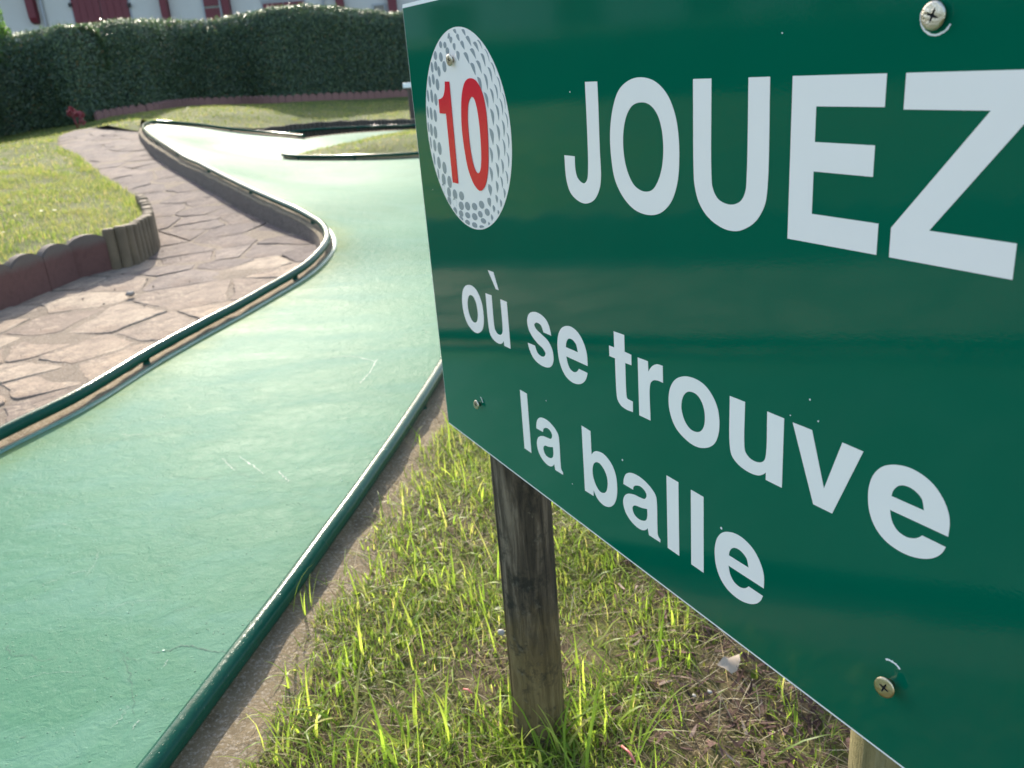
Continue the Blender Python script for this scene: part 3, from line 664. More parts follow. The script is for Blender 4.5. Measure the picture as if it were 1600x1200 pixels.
# ================================================================== SIGN PRINT OUTLINES (units of the capital height)
GLYPH = json.loads('''{"G":{"J":[[[-2.3502,0.9991,1],[-2.1649,0.9998,1],[-2.1634,0.7981,0],[-2.1683,0.4508,0],[-2.166,0.2491,0],[-2.192,0.1384,0],[-2.2788,0.0324,0],[-2.4168,-0.0175,0],[-2.5514,-0.0067,0],[-2.6793,0.0583,0],[-2.7348,0.1693,0],[-2.7471,0.3808,1],[-2.5717,0.3804,1],[-2.573,0.2696,0],[-2.544,0.1965,0],[-2.446,0.1554,0],[-2.3871,0.1899,0],[-2.3629,0.2837,0],[-2.3504,0.5614,0]]],"O":[[[-1.5541,1.0209,0],[-1.724,0.9997,0],[-1.865,0.9262,0],[-1.9544,0.7888,0],[-2.0043,0.5965,0],[-2.0006,0.4013,0],[-1.9592,0.2289,0],[-1.8529,0.0971,0],[-1.6958,0.0075,0],[-1.4965,-0.0156,0],[-1.3333,0.0239,0],[-1.2055,0.1252,0],[-1.1333,0.2713,0],[-1.1098,0.4512,0],[-1.1186,0.6257,0],[-1.1579,0.7667,0],[-1.2398,0.8922,0],[-1.3757,0.9842,0]],[[-1.5618,0.8393,0],[-1.6856,0.8131,0],[-1.7672,0.7363,0],[-1.8181,0.6026,0],[-1.821,0.4453,0],[-1.7802,0.3114,0],[-1.7056,0.2142,0],[-1.629,0.1751,0],[-1.5333,0.1643,0],[-1.4384,0.1916,0],[-1.3623,0.2748,0],[-1.3141,0.3863,0],[-1.2981,0.5148,0],[-1.3155,0.6505,0],[-1.3654,0.7534,0],[-1.4527,0.82,0]]],"U":[[[-0.9464,0.9981,1],[-0.7521,0.9984,1],[-0.7499,0.3477,0],[-0.7359,0.2601,0],[-0.6775,0.189,0],[-0.545,0.163,0],[-0.445,0.1991,0],[-0.4017,0.2644,0],[-0.3899,0.3621,0],[-0.3879,0.9988,1],[-0.1931,0.9996,1],[-0.1933,0.3066,0],[-0.2177,0.1856,0],[-0.3002,0.0734,0],[-0.405,0.0109,0],[-0.4958,-0.0158,0],[-0.6278,-0.0107,0],[-0.7845,0.0486,0],[-0.8852,0.1428,0],[-0.9355,0.2691,0],[-0.945,0.3722,0]]],"s":[[[-3.2,-1.4263,1],[-3.2113,-1.372,0],[-3.2653,-1.2896,0],[-3.3767,-1.2462,0],[-3.523,-1.2447,0],[-3.6383,-1.2888,0],[-3.6908,-1.3633,0],[-3.6815,-1.4531,0],[-3.6165,-1.5229,0],[-3.5011,-1.5798,0],[-3.3849,-1.6139,0],[-3.3394,-1.6513,0],[-3.3682,-1.6911,0],[-3.4373,-1.7091,0],[-3.516,-1.6898,0],[-3.5616,-1.6231,1],[-3.7153,-1.6283,1],[-3.6954,-1.6854,0],[-3.6231,-1.7679,0],[-3.5046,-1.8083,0],[-3.3431,-1.8072,0],[-3.2472,-1.7738,0],[-3.1904,-1.7096,0],[-3.1793,-1.6375,0],[-3.2035,-1.5611,0],[-3.2782,-1.4972,0],[-3.3918,-1.4624,0],[-3.5075,-1.427,0],[-3.5435,-1.3934,0],[-3.512,-1.3612,0],[-3.4568,-1.3502,0],[-3.3924,-1.366,0],[-3.3529,-1.427,1]]],"e":[[[1.3476,-1.5708,1],[1.3476,-1.48,0],[1.3319,-1.4172,0],[1.2894,-1.3464,0],[1.2225,-1.2854,0],[1.1367,-1.2506,0],[1.0406,-1.2415,0],[0.9335,-1.2659,0],[0.853,-1.314,0],[0.7958,-1.3926,0],[0.7712,-1.4831,0],[0.7701,-1.5596,0],[0.787,-1.6508,0],[0.8359,-1.7388,0],[0.9114,-1.7969,0],[1.0058,-1.8221,0],[1.1064,-1.8207,0],[1.2115,-1.7888,0],[1.2804,-1.7432,0],[1.3212,-1.6914,0],[1.3394,-1.6442,1],[1.1779,-1.6439,1],[1.1616,-1.6623,0],[1.1265,-1.6887,0],[1.0679,-1.7052,0],[1.0054,-1.692,0],[0.9618,-1.6477,0],[0.9383,-1.5746,1]],[[0.9411,-1.4777,1],[0.9537,-1.4302,0],[0.9939,-1.3832,0],[1.0524,-1.3661,0],[1.1069,-1.376,0],[1.1521,-1.4057,0],[1.1758,-1.475,1]]],"t":[[[-2.0638,-1.1138,1],[-1.9023,-1.1102,1],[-1.9041,-1.2654,1],[-1.8028,-1.2683,1],[-1.8055,-1.3659,1],[-1.9007,-1.3693,1],[-1.8969,-1.6783,0],[-1.8867,-1.7041,0],[-1.8593,-1.7071,0],[-1.8022,-1.7079,1],[-1.805,-1.8096,1],[-1.8998,-1.8171,0],[-1.9929,-1.803,0],[-2.0428,-1.7598,0],[-2.0552,-1.6902,0],[-2.0588,-1.3676,1],[-2.1473,-1.3694,1],[-2.1476,-1.2679,1],[-2.0642,-1.2668,1]]],"r":[[[-1.7078,-1.2668,1],[-1.5616,-1.2632,1],[-1.5588,-1.3583,1],[-1.5233,-1.312,0],[-1.4803,-1.2762,0],[-1.428,-1.254,0],[-1.3567,-1.2492,1],[-1.3568,-1.3989,1],[-1.4223,-1.3991,0],[-1.4808,-1.412,0],[-1.5283,-1.4489,0],[-1.5453,-1.5087,0],[-1.5433,-1.8045,1],[-1.7079,-1.8081,1]]],"o":[[[-1.2833,-1.5238,0],[-1.2567,-1.4093,0],[-1.1901,-1.3216,0],[-1.0836,-1.264,0],[-0.953,-1.2432,0],[-0.8267,-1.2629,0],[-0.7298,-1.327,0],[-0.6686,-1.4196,0],[-0.6505,-1.5262,0],[-0.6636,-1.6318,0],[-0.7104,-1.7254,0],[-0.8089,-1.7952,0],[-0.9384,-1.8283,0],[-1.0814,-1.8062,0],[-1.1982,-1.7455,0],[-1.2659,-1.6395,0]],[[-1.116,-1.5245,0],[-1.0898,-1.4376,0],[-1.0228,-1.3771,0],[-0.9172,-1.3719,0],[-0.8538,-1.4221,0],[-0.8233,-1.5014,0],[-0.827,-1.5988,0],[-0.8635,-1.6632,0],[-0.9189,-1.6956,0],[-1.0034,-1.6986,0],[-1.0697,-1.6549,0],[-1.1073,-1.5877,0]]],"u":[[[-0.5352,-1.2648,1],[-0.3701,-1.2615,1],[-0.3703,-1.6139,0],[-0.3562,-1.6642,0],[-0.2992,-1.6981,0],[-0.2126,-1.6931,0],[-0.1596,-1.6569,0],[-0.1418,-1.596,0],[-0.141,-1.2631,1],[0.0238,-1.2626,1],[0.0234,-1.8041,1],[-0.1378,-1.8063,1],[-0.1397,-1.7473,1],[-0.1636,-1.7703,0],[-0.2172,-1.8016,0],[-0.3123,-1.8148,0],[-0.427,-1.7973,0],[-0.503,-1.7506,0],[-0.5294,-1.6721,0]]],"v":[[[0.1049,-1.265,1],[0.2807,-1.2613,1],[0.4083,-1.6503,1],[0.5408,-1.2592,1],[0.7097,-1.2614,1],[0.4897,-1.8034,1],[0.3221,-1.8063,1]]],"b":[[[-2.7018,-2.2474,1],[-2.539,-2.2507,1],[-2.5411,-2.5058,1],[-2.4927,-2.4582,0],[-2.4382,-2.4315,0],[-2.3238,-2.4177,0],[-2.2059,-2.4602,0],[-2.132,-2.5433,0],[-2.1065,-2.6706,0],[-2.1226,-2.8038,0],[-2.1749,-2.9032,0],[-2.2604,-2.9694,0],[-2.3657,-2.9935,0],[-2.4693,-2.966,0],[-2.5369,-2.898,1],[-2.5403,-2.9673,1],[-2.7012,-2.9739,1]],[[-2.5383,-2.6793,0],[-2.5152,-2.6054,0],[-2.4651,-2.5602,0],[-2.3952,-2.5485,0],[-2.3159,-2.5912,0],[-2.2753,-2.6512,0],[-2.2712,-2.7389,0],[-2.3011,-2.8157,0],[-2.3557,-2.8557,0],[-2.4296,-2.8634,0],[-2.4995,-2.8074,0],[-2.5328,-2.7423,0]]],"a":[[[-1.9973,-2.6072,1],[-1.9877,-2.5494,0],[-1.9532,-2.4886,0],[-1.8894,-2.4472,0],[-1.7876,-2.4262,0],[-1.6697,-2.4331,0],[-1.5557,-2.4698,0],[-1.4912,-2.5196,0],[-1.4783,-2.5848,0],[-1.4785,-2.8326,0],[-1.4716,-2.9153,0],[-1.4382,-2.9404,1],[-1.4391,-2.9687,1],[-1.6089,-2.9744,1],[-1.626,-2.9084,1],[-1.6507,-2.9362,0],[-1.7119,-2.9704,0],[-1.8032,-2.9778,0],[-1.9153,-2.9471,0],[-1.9857,-2.8891,0],[-2.0126,-2.8045,0],[-1.9875,-2.732,0],[-1.9327,-2.6842,0],[-1.8386,-2.6509,0],[-1.7375,-2.6383,0],[-1.6678,-2.6254,0],[-1.6373,-2.5952,0],[-1.6304,-2.5661,0],[-1.6545,-2.5372,0],[-1.7224,-2.5199,0],[-1.8031,-2.5442,0],[-1.8348,-2.5733,0],[-1.8423,-2.6031,1]],[[-1.8626,-2.807,0],[-1.8446,-2.7746,0],[-1.8131,-2.7553,0],[-1.7219,-2.7379,0],[-1.6262,-2.71,1],[-1.627,-2.7819,0],[-1.6467,-2.8336,0],[-1.6974,-2.8649,0],[-1.7783,-2.8776,0],[-1.8384,-2.8573,0]]],"grave":[[[-4.5479,-0.9759,1],[-4.4109,-0.9746,1],[-4.3144,-1.1641,1],[-4.3831,-1.1639,1]]],"1":[[[-5.2132,1.0438,1],[-5.0915,1.042,1],[-5.111,-0.063,1],[-5.2674,-0.0608,1],[-5.2655,0.7001,1],[-5.4425,0.7034,1],[-5.4335,0.8547,1],[-5.3407,0.8685,0],[-5.2729,0.9072,0],[-5.2309,0.9743,0]]],"0":[[[-4.5561,1.0676,0],[-4.6857,1.0353,0],[-4.7804,0.9353,0],[-4.8363,0.7973,0],[-4.8768,0.5558,0],[-4.8575,0.3112,0],[-4.8035,0.1073,0],[-4.6882,-0.0403,0],[-4.5554,-0.0954,0],[-4.4268,-0.0391,0],[-4.3309,0.0996,0],[-4.2779,0.2814,0],[-4.2469,0.5352,0],[-4.2469,0.7637,0],[-4.3021,0.9327,0],[-4.4156,1.037,0]],[[-4.5639,0.8804,0],[-4.648,0.8181,0],[-4.6974,0.6801,0],[-4.7123,0.4803,0],[-4.693,0.2788,0],[-4.6408,0.1389,0],[-4.5741,0.0923,0],[-4.5123,0.117,0],[-4.4653,0.2109,0],[-4.4341,0.4115,0],[-4.4318,0.6267,0],[-4.465,0.7999,0],[-4.5063,0.8669,0]]]},"EL":[[-5.233,1.4267,0.0463,0.04],[-5.1208,1.4168,0.0478,0.0374],[-5.0691,1.3548,0.0534,0.0419],[-5.4086,1.3216,0.0529,0.0524],[-5.2586,1.3,0.0553,0.0563],[-5.5341,1.2011,0.0413,0.0652],[-5.4258,1.2106,0.0507,0.0576],[-5.3497,1.1532,0.0451,0.0622],[-5.1911,1.1983,0.0585,0.0656],[-5.6425,1.047,0.0397,0.0715],[-5.5331,1.0719,0.0441,0.066],[-5.4295,1.0149,0.0562,0.0704],[-5.7365,0.8934,0.0324,0.0755],[-5.6276,0.8903,0.0424,0.0821],[-5.5224,0.8516,0.0496,0.0769],[-5.7963,0.7106,0.0302,0.0772],[-5.6977,0.6947,0.0432,0.0816],[-5.5836,0.6732,0.0504,0.0785],[-5.8226,0.5383,0.0228,0.0678],[-5.7431,0.5108,0.0451,0.0806],[-5.6307,0.4857,0.0554,0.08],[-5.8011,0.362,0.0229,0.0794],[-5.6909,0.3345,0.0478,0.0789],[-5.5557,0.3056,0.0633,0.0834],[-5.7475,0.1773,0.0257,0.0803],[-5.6186,0.1395,0.056,0.0798],[-5.4709,0.0897,0.0657,0.0792],[-5.6705,0.0057,0.0227,0.0757],[-5.5281,-0.049,0.0638,0.0778],[-5.3625,-0.063,0.0702,0.0795],[-5.5644,-0.1589,0.0476,0.068],[-5.4094,-0.1878,0.0601,0.0673],[-5.243,-0.1975,0.0718,0.0664],[-5.0634,-0.1969,0.0774,0.0576],[-5.4235,-0.2883,0.0605,0.0598],[-5.2715,-0.295,0.067,0.0591],[-5.0953,-0.3136,0.0807,0.0557],[-4.9266,-0.2994,0.0809,0.0548],[-5.2839,-0.3907,0.0647,0.0488],[-5.1215,-0.4054,0.0682,0.0429],[-4.945,-0.4049,0.0789,0.0396],[-5.1407,-0.467,0.0686,0.0351],[-4.9686,-0.4897,0.0744,0.0346],[-4.7388,-0.2852,0.0807,0.0472],[-4.5541,-0.2456,0.078,0.0493],[-4.7605,-0.3999,0.0814,0.0457],[-4.609,-0.3558,0.0671,0.0419],[-4.43,-0.3136,0.0719,0.0451],[-4.7809,-0.4968,0.0795,0.0357],[-4.5429,-0.4213,0.0784,0.0337],[-4.5909,-0.4985,0.0793,0.0248]],"CR":[[-4.878,1.5574,-4.797,1.5127,0.0497],[-4.6655,1.5463,-4.5809,1.4813,0.0479],[-4.812,1.4976,-4.7357,1.4359,0.0538],[-4.97,1.4955,-4.9569,1.4245,0.0789],[-4.584,1.4676,-4.4656,1.3748,0.0515],[-4.9112,1.4205,-4.8699,1.351,0.0689],[-4.7266,1.4266,-4.6324,1.3498,0.0575],[-4.8367,1.3451,-4.8029,1.2446,0.0773],[-4.669,1.3159,-4.5478,1.2052,0.057],[-4.9775,1.532,-5.0355,1.4792,0.0513],[-4.508,1.3444,-4.3807,1.2481,0.051],[-4.4222,1.4038,-4.3016,1.3159,0.0459],[-4.5283,1.2108,-4.424,1.0916,0.0602],[-4.3885,1.231,-4.2774,1.1061,0.0502],[-4.27,1.2975,-4.182,1.1711,0.045],[-4.323,1.4246,-4.2206,1.3381,0.0246],[-4.18,1.3363,-4.083,1.2124,0.016],[-4.0639,1.2076,-3.9782,1.0827,0.0197],[-4.138,1.1673,-4.0592,1.0201,0.0361],[-4.2358,1.1069,-4.174,0.9496,0.0452],[-4.3928,1.0778,-4.3173,0.9285,0.0592],[-4.0226,1.0025,-3.9689,0.8623,0.0277],[-3.9559,1.0755,-3.8939,0.9204,0.0195],[-4.1246,0.9622,-4.0662,0.8213,0.0404],[-3.9346,0.8675,-3.8848,0.706,0.0255],[-3.8671,0.9186,-3.82,0.7671,0.0135],[-4.2674,0.9265,-4.1988,0.7675,0.054],[-4.032,0.811,-3.9807,0.6537,0.04],[-4.1534,0.768,-4.1105,0.6047,0.0574],[-3.8406,0.7368,-3.7968,0.5868,0.0193],[-4.2082,0.5752,-4.1541,0.4095,0.0731],[-4.0425,0.6163,-4.0105,0.449,0.05],[-3.9154,0.6626,-3.8954,0.4991,0.0366],[-3.8315,0.5437,-3.8133,0.391,0.0241],[-4.2406,0.3831,-4.2152,0.2203,0.0524],[-4.0779,0.4221,-4.0556,0.2554,0.0508],[-3.9337,0.4767,-3.9158,0.3098,0.0329],[-3.8641,0.3511,-3.8493,0.1994,0.0245],[-4.2832,0.1825,-4.2518,0.0252,0.0576],[-4.1271,0.2332,-4.0984,0.0756,0.0516],[-3.9996,0.2774,-3.9845,0.1267,0.0419],[-3.9204,0.164,-3.8978,0.0317,0.029],[-4.3411,-0.0044,-4.309,-0.1266,0.0856],[-4.1572,0.0452,-4.1473,-0.0775,0.0523],[-4.0479,0.0984,-4.0205,-0.0202,0.034],[-3.9951,-0.018,-3.992,-0.121,0.0382],[-4.3933,-0.1593,-4.3359,-0.2454,0.0913],[-4.1909,-0.1039,-4.172,-0.19,0.0528],[-4.0905,-0.142,-4.0882,-0.2255,0.0434],[-4.2713,-0.2198,-4.2637,-0.2975,0.0584],[-4.1674,-0.2603,-4.1615,-0.3238,0.0397],[-4.3311,-0.3259,-4.3307,-0.3953,0.0547],[-4.4135,-0.4162,-4.4156,-0.4746,0.0465]]}''')
EYE_E1, EYE_BASE = -1.006223 , 0.296755
# ================================================================== THE SIGN
CAPM = 0.0944                                  # capital height in metres
UC, PLD = -2.01, 0.394375                      # centre of the board; distance of its plane from the eye
AX = np.array([0.446, -0.895, 0.0]); AX /= np.linalg.norm(AX); AN = np.array([-AX[1], AX[0], 0.0])
XE = EYE_E1 * PLD                              # eye-relative metres of the left side of the E along the board
ZB = H - EYE_BASE * PLD                        # height of the base line of the first row
org = AN * PLD + AX * (XE + UC * CAPM)
sign = thing('hole_sign', 'large green sign board reading "10 JOUEZ où se trouve la balle" on two wooden posts', 'sign', (org[0], org[1], 0.0), math.atan2(AX[1], AX[0]))
def SX(u): return (u - UC) * CAPM
def SZ(v): return ZB + v * CAPM
def plate(name, loops, y0, th, mat, parent, bevel=0.0):
    """flat piece on the board: outline loops (x, z) extruded towards the viewer"""
    cu = bpy.data.curves.new(name, 'CURVE'); cu.dimensions = '2D'; cu.fill_mode = 'FRONT' if th == 0 else 'BOTH'
    for lp in loops:
        sp = cu.splines.new('POLY'); sp.points.add(len(lp) - 1); sp.use_cyclic_u = True
        for i, (x, z) in enumerate(lp): sp.points[i].co = (x, z, 0, 1)
    cu.extrude = th / 2
    o = bpy.data.objects.new('tmp', cu); COL.objects.link(o)
    dg = bpy.context.evaluated_depsgraph_get()
    me = bpy.data.meshes.new_from_object(o.evaluated_get(dg)); bpy.data.objects.remove(o); bpy.data.curves.remove(cu)
    me.transform(Matrix(((1, 0, 0, 0), (0, 0, -1, y0 - th / 2), (0, 1, 0, 0), (0, 0, 0, 1))))
    me.materials.clear(); me.materials.append(mat)
    for p in me.polygons: p.use_smooth = False
    ob = bpy.data.objects.new(name, me); return link(ob, parent)
def smooth_loop(pts, per=5):
    """pts (x, y, corner); Catmull-Rom between corners"""
    n = len(pts); cs = [i for i in range(n) if pts[i][2]]
    P = [np.array(p[:2]) for p in pts]
    if not cs: return [tuple(p) for p in cat_rom(P, per, True)]
    out = []
    for k, i in enumerate(cs):
        j = cs[(k + 1) % len(cs)]
        idx = [i]
        while True:
            i2 = (idx[-1] + 1) % n; idx.append(i2)
            if i2 == j: break
        seg = [P[q_] for q_ in idx]
        if len(seg) == 2: out.append(tuple(seg[0]))
        else: out += [tuple(p) for p in cat_rom(seg, per)[:-1]]
    return out
def rrect(x0, x1, z0, z1, r, n=6):
    o = []
    for cx, cz, a0 in ((x1 - r, z1 - r, 0), (x0 + r, z1 - r, 90), (x0 + r, z0 + r, 180), (x1 - r, z0 + r, 270)):
        for k in range(n + 1):
            a_ = math.radians(a0 + 90 * k / n); o.append((cx + r * math.cos(a_), cz + r * math.sin(a_)))
    return o
uL, uR, vT, vB = -6.232, 2.212, 1.872, -3.402
plate('board', [rrect(SX(uL) - .0012, SX(uR) + .0012, SZ(vB) - .0018, SZ(vT) + .0038, .003)], .0002, -0.0 + .003, MT['panel'], sign).location = (0, .003, 0)
plate('green_film', [[(SX(uL), SZ(vB)), (SX(uR), SZ(vB)), (SX(uR), SZ(vT)), (SX(uL), SZ(vT))]], 0.0001, .0002, MT['green'], sign)
GL = GLYPH['G']
GL['E'] = [[(0,0,1),(.705,0,1),(.705,.182,1),(.198,.182,1),(.198,.442,1),(.645,.442,1),(.645,.617,1),(.198,.617,1),(.198,.824,1),(.694,.824,1),(.694,1,1),(0,1,1)]]
GL['Z'] = [[(.794,0,1),(1.541,0,1),(1.541,.184,1),(1.04,.184,1),(1.527,.782,1),(1.527,1,1),(.818,1,1),(.818,.813,1),(1.326,.813,1),(.794,.17,1)]]
def lb(x0, x1, y0, y1): return [[(x0, y0, 1), (x1, y0, 1), (x1, y1, 1), (x0, y1, 1)]]
def box_of(g): 
    xs = [p[0] for l in g for p in l]; ys = [p[1] for l in g for p in l]; return min(xs), max(xs), min(ys), max(ys)
def place(g, x0, x1, dy=0.0):
    a0, a1, b0, b1 = box_of(g); s = (x1 - x0) / (a1 - a0)
    return [[(x0 + (p[0] - a0) * s, p[1] + dy, p[2]) for p in l] for l in g]
D3 = -2.971 + 1.8055
LETTERS = [GL['J'], GL['O'], GL['U'], GL['E'], GL['Z'],
           place(GL['o'], -5.351, -4.768), place(GL['u'], -4.663, -4.138), place(GL['s'], -3.715, -3.181), place(GL['e'], -3.083, -2.532),
           GL['t'], GL['r'], GL['o'], GL['u'], GL['v'], GL['e'],
           lb(-3.988, -3.828, -2.971, -2.249), place(GL['a'], -3.677, -3.136), GL['b'], GL['a'], lb(-1.330, -1.167, -2.971, -2.249), lb(-1.001, -.839, -2.971, -2.249), place(GL['e'], -.697, -.129, D3)]
def to_board(loops): return [[(SX(x), SZ(y)) for x, y in smooth_loop(l)] for l in loops]
for i, g in enumerate(LETTERS):
    o = plate('letter', to_board(g), -.0001, .0002, MT['white'], sign)
    if i == 6: plate('accent', to_board(GL['grave']), -.0001, .0002, MT['white'], o)
# golf ball print with the hole number
bc, br = (-4.803, .5185), 1.0615
ball = plate('golf_ball_print', [[(SX(bc[0] + br * math.cos(t)), SZ(bc[1] + br * math.sin(t))) for t in np.linspace(0, 2 * math.pi, 97)[:-1]]], -.0001, .0002, MT['white'], sign)
for k_ in '10':
    plate('digit', to_board(GL[k_]), -.00065, .0002, MT['red'], ball)
loops = []
def in_ball(x, y):
    dx, dy = x - bc[0], y - bc[1]; d = math.hypot(dx, dy); m_ = br - .018
    if d > m_: dx *= m_ / d; dy *= m_ / d
    return (SX(bc[0] + dx), SZ(bc[1] + dy))
for x, y, a_, b_ in GLYPH['EL']:
    a_ *= .84; b_ *= .88
    sh = -.12 if x < -5.3 and y > .2 else 0
    loops.append([in_ball(x + a_ * math.cos(t), y + b_ * math.sin(t)) for t in np.linspace(0, 2 * math.pi, 21)[:-1]])
for x0, y0, x1, y1, t_ in GLYPH['CR']:
    L_ = math.hypot(x1 - x0, y1 - y0); nx, ny = (y0 - y1) / L_, (x1 - x0) / L_
    lp = []
    for k_ in range(9):
        s_ = k_ / 8; w_ = (math.sin(math.pi * s_ ** .8)) * (L_ * .16 + t_ * .5)
        lp.append((x0 + (x1 - x0) * s_ + nx * w_, y0 + (y1 - y0) * s_ + ny * w_))
    for k_ in range(7, 0, -1):
        s_ = k_ / 8; w_ = (math.sin(math.pi * s_ ** .8)) * (L_ * .16 - t_ * .5)
        lp.append((x0 + (x1 - x0) * s_ + nx * w_, y0 + (y1 - y0) * s_ + ny * w_))
    loops.append([in_ball(*p) for p in lp])
plate('dimple_pattern', loops, -.00035, .0002, MT['grey'], ball)

metal = simple("zinc screw", (0.55, 0.50, 0.40), 0.32, 0.15, 120, 1.0, .0006)
metal_y = simple("brass plated screw", (0.58, 0.47, 0.30), 0.35, 0.15, 120, 1.0, .0006)
darkm = simple("screw recess", (0.02, 0.018, 0.02), 0.6)
def screw(u, v, r, proud, mat, tilt):
    s = bpy.data.objects.new('screw', None)
    bm = bmesh.new(); n = 32
    rings = []
    for (rr, y) in ((r * .45, .001), (r * .45, -proud * .55), (r * .93, -proud * .93), (r, -proud), (r * .97, -proud - .0007), (r * .8, -proud - .0010)):
        rings.append([bm.verts.new((rr * math.cos(2 * math.pi * i / n), y, rr * math.sin(2 * math.pi * i / n))) for i in range(n)])
    for a_, b_ in zip(rings, rings[1:]):
        for i in range(n): bm.faces.new((a_[i], a_[(i + 1) % n], b_[(i + 1) % n], b_[i]))
    # cross recess cut as a star-shaped pit
    yt = -proud - .0010
    star = []
    for i in range(n):
        ang = 2 * math.pi * i / n + .35; k_ = abs(math.cos(2 * ang)); rr = r * (.16 + .36 * k_ ** 5)
        star.append(bm.verts.new((rr * math.cos(ang - .35), yt, rr * math.sin(ang - .35))))
    for i in range(n): bm.faces.new((rings[-1][i], rings[-1][(i + 1) % n], star[(i + 1) % n], star[i]))
    o = bm_obj('screw', bm, mat, sign, True)
    bm = bmesh.new(); low = []; up_ = []
    for i in range(n):
        ang = 2 * math.pi * i / n + .35; k_ = abs(math.cos(2 * ang)); rr = r * (.16 + .36 * k_ ** 5)
        up_.append(bm.verts.new((rr * math.cos(ang - .35), yt, rr * math.sin(ang - .35))))
        low.append(bm.verts.new((rr * .35 * math.cos(ang - .35), yt + .0016, rr * .35 * math.sin(ang - .35))))
    for i in range(n): bm.faces.new((up_[i], up_[(i + 1) % n], low[(i + 1) % n], low[i]))
    bm.faces.new(low)
    bm_obj('recess', bm, darkm, o)
    o.location = (SX(u), -.0006, SZ(v)); o.rotation_euler = (tilt[0], 0, tilt[1])
    return o
screw(-4.951, 1.263, .0060, .0035, metal, (.05, .1))
screw(-5.118, -2.778, .0055, .0045, metal, (-.1, .15))
screw(.975, 1.272, .0068, .002, metal, (.0, .0))
screw(1.055, -2.82, .0068, .0065, metal_y, (-.12, .16))
# scuffed rings where the screw heads have turned on the film
chip = MT['panel']
def arc_chip(u, v, r0, r1, a0, a1, seed):
    rr = random.Random(seed); n = 22; lp = []
    for i in range(n + 1):
        t = math.radians(a0 + (a1 - a0) * i / n); lp.append((SX(u) + (r1 + rr.uniform(-.0003, .0003)) * math.cos(t), SZ(v) + (r1 + rr.uniform(-.0003, .0003)) * math.sin(t)))
    for i in range(n, -1, -1):
        t = math.radians(a0 + (a1 - a0) * i / n); lp.append((SX(u) + (r0 + rr.uniform(-.0003, .0003)) * math.cos(t), SZ(v) + (r0 + rr.uniform(-.0003, .0003)) * math.sin(t)))
    plate('scuff', [lp], -.00012, .00012, chip, sign)
arc_chip(.975, 1.272, .0083, .0094, 165, 330, 1)
arc_chip(1.055, -2.74, .0080, .0093, 50, 125, 2)
arc_chip(-4.94, 1.29, .0070, .0084, 20, 110, 4)
arc_chip(-5.10, -2.75, .0066, .0076, 10, 80, 5)
rr = random.Random(5)
spots = []
for u, v, r in [(-2.0, -2.36, .0011), (.08, -1.22, .0006), (-.62, -2.44, .0013), (1.30, .90, .0012), (-5.9, -.2, .0006), (-3.4, -2.2, .0007), (.25, -1.05, .0008), (-2.6, .92, .0007), (-.1, 1.25, .0006), (.33, -1.18, .0007), (-2.95, -3.0, .0006), (1.9, -1.6, .0008)]:
    spots.append([(SX(u) + r * rr.uniform(.6, 1.1) * math.cos(t), SZ(v) + r * rr.uniform(.6, 1.1) * math.sin(t)) for t in np.linspace(0, 2 * math.pi, 9)[:-1]])
for sp_ in spots: plate('chip', [sp_], -.00012, .0001, chip, sign)

def round_post(name, r, z0, z1, mat, parent, loc, lean=0.0, crack=None, seed=0):
    n, k = 96, 60; V = []
    for j in range(k + 1):
        z = z0 + (z1 - z0) * j / k
        for i in range(n):
            t = 2 * math.pi * i / n
            d = r * (1 + .035 * mnoise.noise(Vector((math.cos(t) * 1.2, math.sin(t) * 1.2, z * 2.5 + seed))) + .018 * mnoise.noise(Vector((math.cos(t) * 9, math.sin(t) * 9, z * 4 + seed))))
            if crack is not None:
                ca = crack + .05 * mnoise.noise(Vector((0, seed, z * 9))); dd = abs((t - ca + math.pi) % (2 * math.pi) - math.pi)
                fade = min(1, max(0, (.46 - z) / .1)) * min(1, max(0, (z - .0) / .08))
                if dd < .055: d -= .006 * (1 - dd / .055) * fade
            V.append((d * math.cos(t) + lean * (z), d * math.sin(t), z))
    Fc = [(j * n + i, j * n + (i + 1) % n, (j + 1) * n + (i + 1) % n, (j + 1) * n + i) for j in range(k) for i in range(n)]
    Fc.append(tuple(k * n + i for i in range(n)))
    o = mesh_obj(name, V, Fc, mat, parent, True); o.location = loc
    return o
round_post('post', .0355, -.15, SZ(1.6), MT['post'], sign, (SX(-5.03), .0032 + .0365, 0), 0.012, 4.55, 1)
round_post('post', .052, -.15, SZ(1.6), MT['post2'], sign, (SX(.98), .0032 + .0535, 0), 0.0, 4.8, 9).color = (1, 1, 1, 1)

